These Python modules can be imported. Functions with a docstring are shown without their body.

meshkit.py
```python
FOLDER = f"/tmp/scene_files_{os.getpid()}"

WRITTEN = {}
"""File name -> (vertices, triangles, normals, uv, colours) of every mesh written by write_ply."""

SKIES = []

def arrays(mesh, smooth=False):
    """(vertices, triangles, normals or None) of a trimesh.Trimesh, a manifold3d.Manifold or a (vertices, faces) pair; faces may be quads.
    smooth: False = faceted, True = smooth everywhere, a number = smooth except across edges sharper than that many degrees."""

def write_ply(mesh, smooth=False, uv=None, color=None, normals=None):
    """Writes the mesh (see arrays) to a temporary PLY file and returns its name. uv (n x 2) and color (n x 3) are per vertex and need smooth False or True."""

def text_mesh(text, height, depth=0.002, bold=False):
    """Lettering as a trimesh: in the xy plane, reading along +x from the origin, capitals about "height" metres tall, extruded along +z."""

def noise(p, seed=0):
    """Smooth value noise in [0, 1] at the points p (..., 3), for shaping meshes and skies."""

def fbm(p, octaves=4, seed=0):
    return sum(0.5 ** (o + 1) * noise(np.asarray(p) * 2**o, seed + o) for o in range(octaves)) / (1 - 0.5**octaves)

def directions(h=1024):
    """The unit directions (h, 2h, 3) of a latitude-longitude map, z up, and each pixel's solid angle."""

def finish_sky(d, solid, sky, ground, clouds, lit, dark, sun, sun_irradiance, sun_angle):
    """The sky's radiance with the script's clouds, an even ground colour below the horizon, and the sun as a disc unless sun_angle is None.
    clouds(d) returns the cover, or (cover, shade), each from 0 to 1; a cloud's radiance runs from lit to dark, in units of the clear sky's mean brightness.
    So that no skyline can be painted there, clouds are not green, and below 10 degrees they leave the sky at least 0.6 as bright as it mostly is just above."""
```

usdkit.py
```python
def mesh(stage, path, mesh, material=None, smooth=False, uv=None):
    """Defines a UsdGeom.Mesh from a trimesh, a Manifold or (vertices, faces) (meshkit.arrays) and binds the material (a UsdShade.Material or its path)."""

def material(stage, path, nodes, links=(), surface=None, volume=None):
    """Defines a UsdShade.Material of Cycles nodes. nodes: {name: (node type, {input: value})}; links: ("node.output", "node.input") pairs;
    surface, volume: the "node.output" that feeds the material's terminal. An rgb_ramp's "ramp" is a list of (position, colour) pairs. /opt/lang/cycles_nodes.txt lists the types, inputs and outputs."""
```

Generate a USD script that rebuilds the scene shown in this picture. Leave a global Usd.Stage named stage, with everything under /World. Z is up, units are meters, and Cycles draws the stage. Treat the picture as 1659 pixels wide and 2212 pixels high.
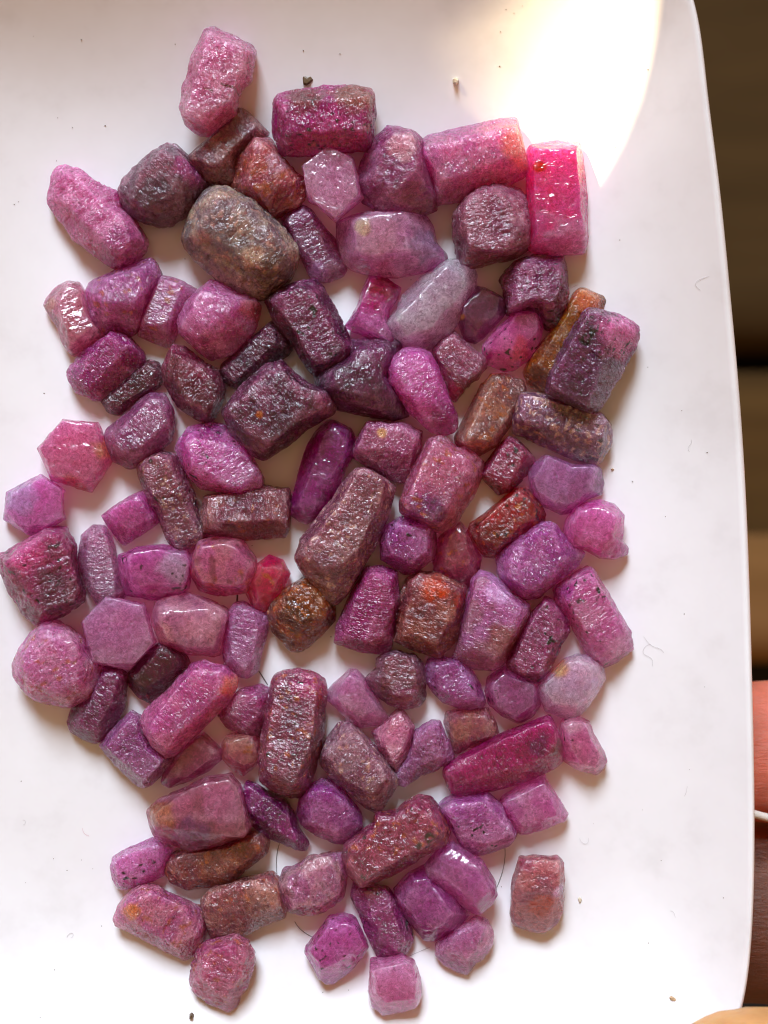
import math, numpy as np, trimesh, manifold3d, shapely.geometry as sg, shapely.ops as so
from scipy.spatial import ConvexHull
import usdkit, meshkit
from pxr import Usd, UsdGeom, UsdLux, UsdShade, Sdf, Gf, Vt

stage = Usd.Stage.CreateInMemory()
UsdGeom.SetStageUpAxis(stage, UsdGeom.Tokens.z)
UsdGeom.SetStageMetersPerUnit(stage, 1.0)
UsdGeom.Xform.Define(stage, '/World')
UsdGeom.Scope.Define(stage, '/World/Looks')

# ---------------------------------------------------------------- camera, light, exposure
H = 0.155                      # the phone is held about 15 cm above the tray
S = 0.095 / 1659               # metres on the tray per unit of the working grid (1659 x 2212)
cam = UsdGeom.Camera.Define(stage, '/World/camera')
cam.AddTranslateOp().Set(Gf.Vec3d(0, 0, H))
cam.CreateFocalLengthAttr(50.0)
cam.CreateHorizontalApertureAttr(50.0 * 0.095 / H)
cam.CreateVerticalApertureAttr(50.0 * 0.095 / H * 4 / 3)
cam.CreateClippingRangeAttr(Gf.Vec2f(0.01, 20))
cam.CreateFocusDistanceAttr(H - 0.0045)
cam.CreateFStopAttr(22.0)
cam.CreateExposureAttr(0.0)

SUN_AZ, SUN_EL = (-0.68, 0.73), math.radians(36)
n_ = math.hypot(*SUN_AZ)
SUN = np.array([SUN_AZ[0] / n_ * math.cos(SUN_EL), SUN_AZ[1] / n_ * math.cos(SUN_EL), math.sin(SUN_EL)])


def aim(xf, pos, toward):
    """places a light at pos with its -z axis along 'toward'"""
    z = -np.array(toward, float); z /= np.linalg.norm(z)
    x = np.cross([0, 0, 1.0], z); x /= np.linalg.norm(x)
    y = np.cross(z, x)
    m = Gf.Matrix4d(*x, 0, *y, 0, *z, 0, *map(float, pos), 1)
    xf.AddTransformOp().Set(m)


sun = UsdLux.DistantLight.Define(stage, '/World/sun')
sun.CreateIntensityAttr(SUN_I := 5.5)
sun.CreateAngleAttr(0.3)
sun.CreateNormalizeAttr(True)
sun.CreateColorAttr(Gf.Vec3f(1.0, 0.75, 0.40))
aim(sun, (0, 0, 1), -SUN)

win = UsdLux.RectLight.Define(stage, '/World/window_light')      # the tall window beyond the top of the picture
win.CreateWidthAttr(0.62); win.CreateHeightAttr(0.58)
win.CreateIntensityAttr(WIN_I := 45.0)
win.CreateColorAttr(Gf.Vec3f(0.78, 0.885, 1.0))
aim(win, (-0.22, 1.36, 1.12), (0.22, -1.36, -1.12))

dome = UsdLux.DomeLight.Define(stage, '/World/sky')
dome.CreateIntensityAttr(1.0)
DOME = (0.40, 0.215, 0.09)
domemat = usdkit.material(stage, '/World/Looks/room_light', {'b': ('background_shader', {'color': DOME, 'strength': 1.0})}, surface='b.background')
UsdShade.MaterialBindingAPI.Apply(dome.GetPrim()).Bind(domemat)


# ---------------------------------------------------------------- helpers
def at(u, v, z=0.0):
    """a point of the working grid lifted to height z"""
    k = (H - z) / H
    return np.array([(u - 829.5) * S * k, (1106 - v) * S * k, z])


REG = dict(A=(0, 0, 1.508), B=(1000, 200, 1.508), C=(1924, 0, 1.508), D=(100, 600, 1.508), E=(1100, 700, 1.508), F=(1700, 1000, 1.8433),
           G=(0, 1400, 1.508), H=(900, 1500, 1.508), I=(1700, 1700, 1.508), J=(0, 2200, 1.508), K=(900, 2300, 1.508), L=(1700, 2500, 1.508),
           M=(350, 2950, 1.508), N=(1150, 3050, 1.3825), P=(2524, 2500, 1.444), Q=(0, 2900, 1.954), R=(2524, 900, 1.228), Z=(0, 0, 0.54861))


def grid(reg, pts):
    x0, y0, s = REG[reg]
    return [((x0 + p[0] / s) * 0.54861, (y0 + p[1] / s) * 0.54861) for p in pts]


used = {}


def numbered(path):
    k = used.get(path, 0)
    used[path] = k + 1
    return path if k == 0 else f'{path}_{k:03d}'


def tag(prim, label=None, cat=None, group=None, kind=None):
    p = prim.GetPrim() if hasattr(prim, 'GetPrim') else prim
    for k, v in (('label', label), ('category', cat), ('group', group), ('kind', kind)):
        if v:
            p.SetCustomDataByKey(k, v)
    return p


def obj(name, mesh, mat, parent='/World', smooth=False):
    return usdkit.mesh(stage, numbered(f'{parent}/{name}'), mesh, mat, smooth=smooth)


def lin(h):
    c = np.array([int(h[i:i + 2], 16) for i in (0, 2, 4)]) / 255
    return np.where(c <= 0.04045, c / 12.92, ((c + 0.055) / 1.055) ** 2.4)


def sstep(a, b, x):
    t = np.clip((x - a) / (b - a), 0, 1)
    return t * t * (3 - 2 * t)


# ---------------------------------------------------------------- materials
def plain(name, color, rough=0.5, **kw):
    return usdkit.material(stage, f'/World/Looks/{name}', {'p': ('principled_bsdf', dict(base_color=color, roughness=rough, **kw))}, surface='p.BSDF')


def crystal_material(name, rough, bump, stretch, fine, sss, clear, scale, lines=0.3, spec=0.6):
    """translucent corundum: the crystal's own colour comes from its 'tint' primvar; the nodes add veils, scaly chips, dull and glossy faces"""
    n = {
        'tc': ('texture_coordinate', {}), 'oi': ('object_info', {}),
        'loc': ('vector_math', {'math_type': 'scale', 'scale': 1000.0}),
        'pos': ('vector_math', {'math_type': 'add'}),
        'comb': ('combine_xyz', {}),
        'rand': ('math', {'math_type': 'multiply', 'value2': 57.0}),
        'map': ('mapping', {'scale': stretch}),
        'chip': ('noise_texture', {'scale': fine, 'detail': 2.5, 'roughness': 0.5, 'distortion': 0.4}),
        'chip_r': ('rgb_ramp', {'ramp': [(0.30, (0, 0, 0)), (0.44, (.34, .34, .34)), (0.48, (.62, .62, .62)), (0.60, (.78, .78, .78)), (0.66, (1, 1, 1))]}),
        'grain': ('noise_texture', {'scale': 4.2, 'detail': 3.0, 'roughness': 0.55}),
        'patch': ('noise_texture', {'scale': 0.38, 'detail': 3.0, 'roughness': 0.6}),
        'pm': ('map_range', {'from_min': 0.40, 'from_max': 0.55, 'to_min': 0.45, 'to_max': 1.0, 'clamp': True}),
        'smap': ('mapping', {'scale': (3.4, 0.45, 0.6)}),
        'stri': ('noise_texture', {'scale': 1.0, 'detail': 2.0, 'distortion': 0.3}),
        'hs2': ('math', {'math_type': 'multiply_add', 'value2': lines}),
        'hm': ('math', {'math_type': 'multiply'}),
        'hsum': ('math', {'math_type': 'multiply_add', 'value2': 0.22}),
        'bump': ('bump', {'strength': bump, 'distance': 0.00028}),
        'tint': ('attribute', {'attribute': 'tint'}),
        'veil': ('noise_texture', {'scale': 2.2, 'detail': 7.0, 'roughness': 0.7, 'distortion': 1.4}),
        'veil_r': ('rgb_ramp', {'ramp': [(0.30, (0.28, 0.22, 0.27)), (0.45, (0.80, 0.76, 0.79)), (0.57, (1.15, 1.15, 1.15)), (0.70, (1.95, 2.05, 2.0))]}),
        'mul': ('vector_math', {'math_type': 'multiply'}),
        'pat2': ('noise_texture', {'scale': 0.55, 'detail': 2.0}),
        'rr': ('map_range', {'from_min': 0.44, 'from_max': 0.64, 'to_min': rough, 'to_max': 0.30, 'clamp': True}),
        'p': ('principled_bsdf', {'ior': 1.70, 'subsurface_method': 'random_walk', 'subsurface_weight': sss, 'subsurface_radius': (1.0, 0.45, 0.62), 'subsurface_scale': scale,
                                  'specular_ior_level': spec, 'transmission_weight': clear}),
    }
    links = [('oi.random', 'rand.value1'), ('rand.value', 'comb.x'), ('rand.value', 'comb.y'), ('tc.object', 'loc.vector1'), ('loc.vector', 'pos.vector1'), ('comb.vector', 'pos.vector2'),
             ('pos.vector', 'map.vector'), ('map.vector', 'chip.vector'), ('chip.fac', 'chip_r.fac'), ('pos.vector', 'grain.vector'), ('pos.vector', 'patch.vector'), ('patch.fac', 'pm.value'),
             ('chip_r.color', 'hm.value1'), ('pm.result', 'hm.value2'), ('grain.fac', 'hsum.value1'), ('hm.value', 'hsum.value3'),
             ('pos.vector', 'smap.vector'), ('smap.vector', 'stri.vector'), ('stri.fac', 'hs2.value1'), ('hsum.value', 'hs2.value3'), ('hs2.value', 'bump.height'), ('bump.normal', 'p.normal'), ('pos.vector', 'veil.vector'), ('veil.fac', 'veil_r.fac'), ('tint.color', 'mul.vector1'), ('veil_r.color', 'mul.vector2'),
             ('mul.vector', 'p.base_color'), ('pos.vector', 'pat2.vector'), ('pat2.fac', 'rr.value'), ('rr.result', 'p.roughness')]
    return usdkit.material(stage, f'/World/Looks/{name}', n, links, surface='p.BSDF')


CM = {
    'r': crystal_material('rough_crystal', 0.07, 1.0, (1.5, 0.9, 1.1), 1.8, 0.65, 0.12, 0.0011, 0.5, 0.65),
    'm': crystal_material('satin_crystal', 0.09, 0.85, (1.4, 0.8, 1.0), 1.7, 0.85, 0.15, 0.0017, 0.5),
    's': crystal_material('smooth_crystal', 0.06, 0.35, (1.0, 0.6, 0.8), 1.2, 0.92, 0.2, 0.0024, 0.4),
    'x': crystal_material('sparkling_crystal', 0.045, 1.0, (1.5, 1.0, 1.2), 1.7, 0.55, 0.1, 0.0010, 0.3, 0.95),
}

tray_mat = usdkit.material(stage, '/World/Looks/white_tray', {
    'g': ('geometry', {}), 'sc': ('vector_math', {'math_type': 'scale', 'scale': 1000.0}),
    'n': ('noise_texture', {'scale': 0.11, 'detail': 5.0, 'roughness': 0.6}),
    'r': ('rgb_ramp', {'ramp': [(0.28, (0.73, 0.73, 0.755)), (0.45, (0.785, 0.79, 0.82)), (0.7, (0.81, 0.82, 0.85))]}),
    'n2': ('noise_texture', {'scale': 0.35, 'detail': 3.0}), 'b': ('bump', {'strength': 0.12, 'distance': 0.0002}),
    'rr': ('map_range', {'from_min': 0.3, 'from_max': 0.7, 'to_min': 0.3, 'to_max': 0.42, 'clamp': True}),
    'p': ('principled_bsdf', {'specular_ior_level': 0.35})},
    [('g.position', 'sc.vector1'), ('sc.vector', 'n.vector'), ('n.fac', 'r.fac'), ('r.color', 'p.base_color'), ('sc.vector', 'n2.vector'), ('n2.fac', 'b.height'), ('b.normal', 'p.normal'), ('n.fac', 'rr.value'), ('rr.result', 'p.roughness')], surface='p.BSDF')

# ---------------------------------------------------------------- the tray
RIM_H = 0.007
rim_px = [(1490, 0), (1521, 200), (1545, 400), (1569, 650), (1590, 900), (1604, 1150), (1613, 1400), (1620, 1650), (1622, 1800), (1620, 1950), (1605, 2130), (1560, 2260), (1440, 2370), (1200, 2440),
          (800, 2470), (300, 2450), (-120, 2390), (-330, 2220), (-420, 1900), (-450, 1500), (-450, 900), (-420, 400), (-330, 0), (-180, -190), (120, -290), (600, -330), (1060, -310), (1300, -240), (1420, -130)]


def closed_spline(p, n):
    from scipy.interpolate import CubicSpline
    p = np.array(p + [p[0]], float)
    t = np.r_[0, np.cumsum(np.linalg.norm(np.diff(p, axis=0), axis=1) ** 0.5)]
    return CubicSpline(t, p, bc_type='periodic')(np.linspace(0, t[-1], n, endpoint=False))


# how far in from the rim the wall starts, by direction: right, top, left, bottom (metres)
WALL = dict(right=0.019, top=0.048, left=0.030, bottom=0.030)
RISE = dict(right=0.007, top=0.0165, left=0.012, bottom=0.011)   # and how high the rim stands there


def around(D, a):
    c, s = np.cos(a), np.sin(a)
    return np.where(c > 0, D['right'], D['left']) * c ** 2 + np.where(s > 0, D['top'], D['bottom']) * s ** 2


CEN = at(720, 1080)[:2]
rim = np.array([at(u, v, RIM_H)[:2] for u, v in closed_spline(rim_px, 480)])
rim = np.array([at(u, v, float(around(RISE, math.atan2(r[1] - CEN[1], r[0] - CEN[0]))))[:2] for (u, v), r in zip(closed_spline(rim_px, 480), rim)])
rd = rim - CEN
rr_ = np.linalg.norm(rd, axis=1)
th = np.arctan2(rd[:, 1], rd[:, 0])
def tray_z(xy):
    xy = np.atleast_2d(xy)
    d = xy - CEN
    a, r = np.arctan2(d[:, 1], d[:, 0]), np.linalg.norm(d, axis=1)
    order = np.argsort(th)
    R = np.interp(a, th[order], rr_[order], period=2 * math.pi)
    t = np.clip(1 - (R - r) / around(WALL, a), 0, 1)
    return around(RISE, a) * t ** 2.5


def on_tray(u, v, up=0.0):
    z = 0.0
    for _ in range(12):
        z = 0.5 * z + 0.5 * float(tray_z(at(u, v, z)[:2])[0])
    return at(u, v, z + up)


def build_tray():
    rows, T = [], 0.0016
    ss = np.r_[np.linspace(0.02, 0.55, 14), np.linspace(0.56, 1.0, 60)]
    for s in ss:
        q = CEN + rd * s
        rows.append(np.c_[q, tray_z(q)])
    nrm = rd / rr_[:, None]
    for k in range(1, 8):                                   # rounded lip
        a = math.pi * k / 8
        rows.append(np.c_[rim + nrm * (T / 2) * math.sin(a), tray_z(rim) - T / 2 + T / 2 * math.cos(a)])
    for s in ss[::-1]:
        q = CEN + rd * s
        rows.append(np.c_[q, tray_z(q) - T])
    n, m = len(rim), len(rows)
    v = np.vstack(rows + [np.r_[CEN, 0], np.r_[CEN, -T]])
    f = []
    i = np.arange(n); j = (i + 1) % n
    for r in range(m - 1):
        a, b = r * n, (r + 1) * n
        f.append(np.c_[a + i, b + i, b + j]); f.append(np.c_[a + i, b + j, a + j])
    f.append(np.c_[np.full(n, m * n), i, j]); f.append(np.c_[np.full(n, m * n + 1), (m - 1) * n + j, (m - 1) * n + i])
    return v, np.vstack(f)


tray = obj('tray', build_tray(), tray_mat, smooth=True)
tag(tray, 'white glossy tray with raised rounded rim holding all the crystals', 'tray')

# ---------------------------------------------------------------- what is under and around the tray
def wood(name, c1, c2):
    return usdkit.material(stage, f'/World/Looks/{name}', {
        'g': ('geometry', {}), 'm': ('mapping', {'scale': (6, 40, 20)}), 'n': ('noise_texture', {'scale': 1.0, 'detail': 5.0}),
        'r': ('rgb_ramp', {'ramp': [(0.3, c1), (0.7, c2)]}), 'p': ('principled_bsdf', {'roughness': 0.9, 'specular_ior_level': 0.15})},
        [('g.position', 'm.vector'), ('m.vector', 'n.vector'), ('n.fac', 'r.fac'), ('r.color', 'p.base_color')], surface='p.BSDF')


wood_a = wood('olive_brown_wood', (0.044, 0.0245, 0.0075), (0.064, 0.036, 0.012))
wood_c = wood('brown_wood', (0.060, 0.031, 0.009), (0.090, 0.048, 0.014))
wood_b = wood('tan_wood', (0.18, 0.09, 0.03), (0.25, 0.13, 0.05))
black_cloth = plain('black_cloth', (0.006, 0.005, 0.005), 0.9)
ZB = -0.60


def slab(u0, v0, u1, v1, z0, z1, r=0.002):
    a, b = at(u0, v1, z1), at(u1, v0, z1)
    return manifold_box(a[0], a[1], z0, b[0], b[1], z1, r)


def manifold_box(x0, y0, z0, x1, y1, z1, r=0.002):
    r = min(r, (z1 - z0) * .4)
    c = [manifold3d.Manifold.sphere(r, 12 if r < .01 else 40).translate((x, y, z)) for x in (x0 + r, x1 - r) for y in (y0 + r, y1 - r) for z in (z0 + r, z1 - r)]
    return manifold3d.Manifold.batch_hull(c)


floor_m = plain('dark_floor', (0.012, 0.009, 0.007), 0.8)
fl = obj('floor', trimesh.creation.box((6, 6, 0.02), trimesh.transformations.translation_matrix((0, 0, ZB - 0.13))), floor_m)
tag(fl, 'dark floor far below the tray, out of focus', kind='structure')
for (u0, v0, u1, v1, m, lab) in ((700, -1200, 3000, 752, wood_a, 'blurred brown wooden board below the upper right edge of the tray'),
                                 (700, 790, 3000, 1415, wood_c, 'blurred brown wooden board below the middle right edge of the tray, under the dark gap')):
    tag(obj('wooden_board', slab(u0, v0, u1, v1, ZB - 0.10, ZB, 0.035), m, smooth=True), lab, 'board', 'boards below the tray')
tag(obj('tan_block', slab(1622, 1215, 1720, 1385, ZB - 0.03, ZB + 0.045, 0.03), wood_b, smooth=True), 'blurred light tan block on the lower brown board, just above the fingers', 'block')
tag(obj('black_cloth', slab(1200, 1412, 3000, 3200, ZB - 0.03, ZB - 0.005), black_cloth, smooth=35), 'black cloth below the tray, behind the fingers', 'cloth')


# unseen board and wall, added to leave only a wedge of sun on the tray
def sheet_across_sun(poly_px, dist, thick, holes=()):
    c = at(1200, 200) @ SUN + dist
    x = np.cross(SUN, [0, 0, 1.0]); x /= np.linalg.norm(x); y = np.cross(SUN, x)
    def to2(q):
        p = on_tray(*q)
        return p @ x, p @ y

    g = sg.Polygon([to2(q) for q in poly_px], [[to2(q) for q in h] for h in holes])
    m = trimesh.creation.extrude_polygon(g, thick, engine='earcut')
    v = np.array(m.vertices)
    return x * v[:, :1] + y * v[:, 1:2] + SUN * (c + v[:, 2:]), np.array(m.faces)


dark_board = plain('grey_board', (0.25, 0.22, 0.2), 0.7)
b = obj('shade_board', sheet_across_sun([(-500, -900), (1160, -900), (1150, -10), (880, 125), (1060, 265), (1150, 420), (1284, 390), (1336, 300), (1376, 200), (1410, 30), (1432, -150), (1432, -900), (2300, -900), (2300, 2700), (-500, 2700)], 0.45, 0.003), dark_board)
tag(b, 'unseen thin grey board added to cut the sun patch on the tray', 'board')
w = obj('wall', sheet_across_sun([(-7500, -17500), (2800, -17500), (2800, 3200), (-7500, 3200)], 3.0, 0.03,  # added wall, its opening cut to shape the sun patch
        [[(1240, -500), (1135, -40), (1080, 90), (1095, 180), (1160, 300), (1255, 430), (1600, 520), (1700, -500)]]), plain('added_wall_paint', (0.5, 0.42, 0.34), 0.8))
tag(w, 'unseen plain wall added with an opening that shapes the sun patch', 'wall')

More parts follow.
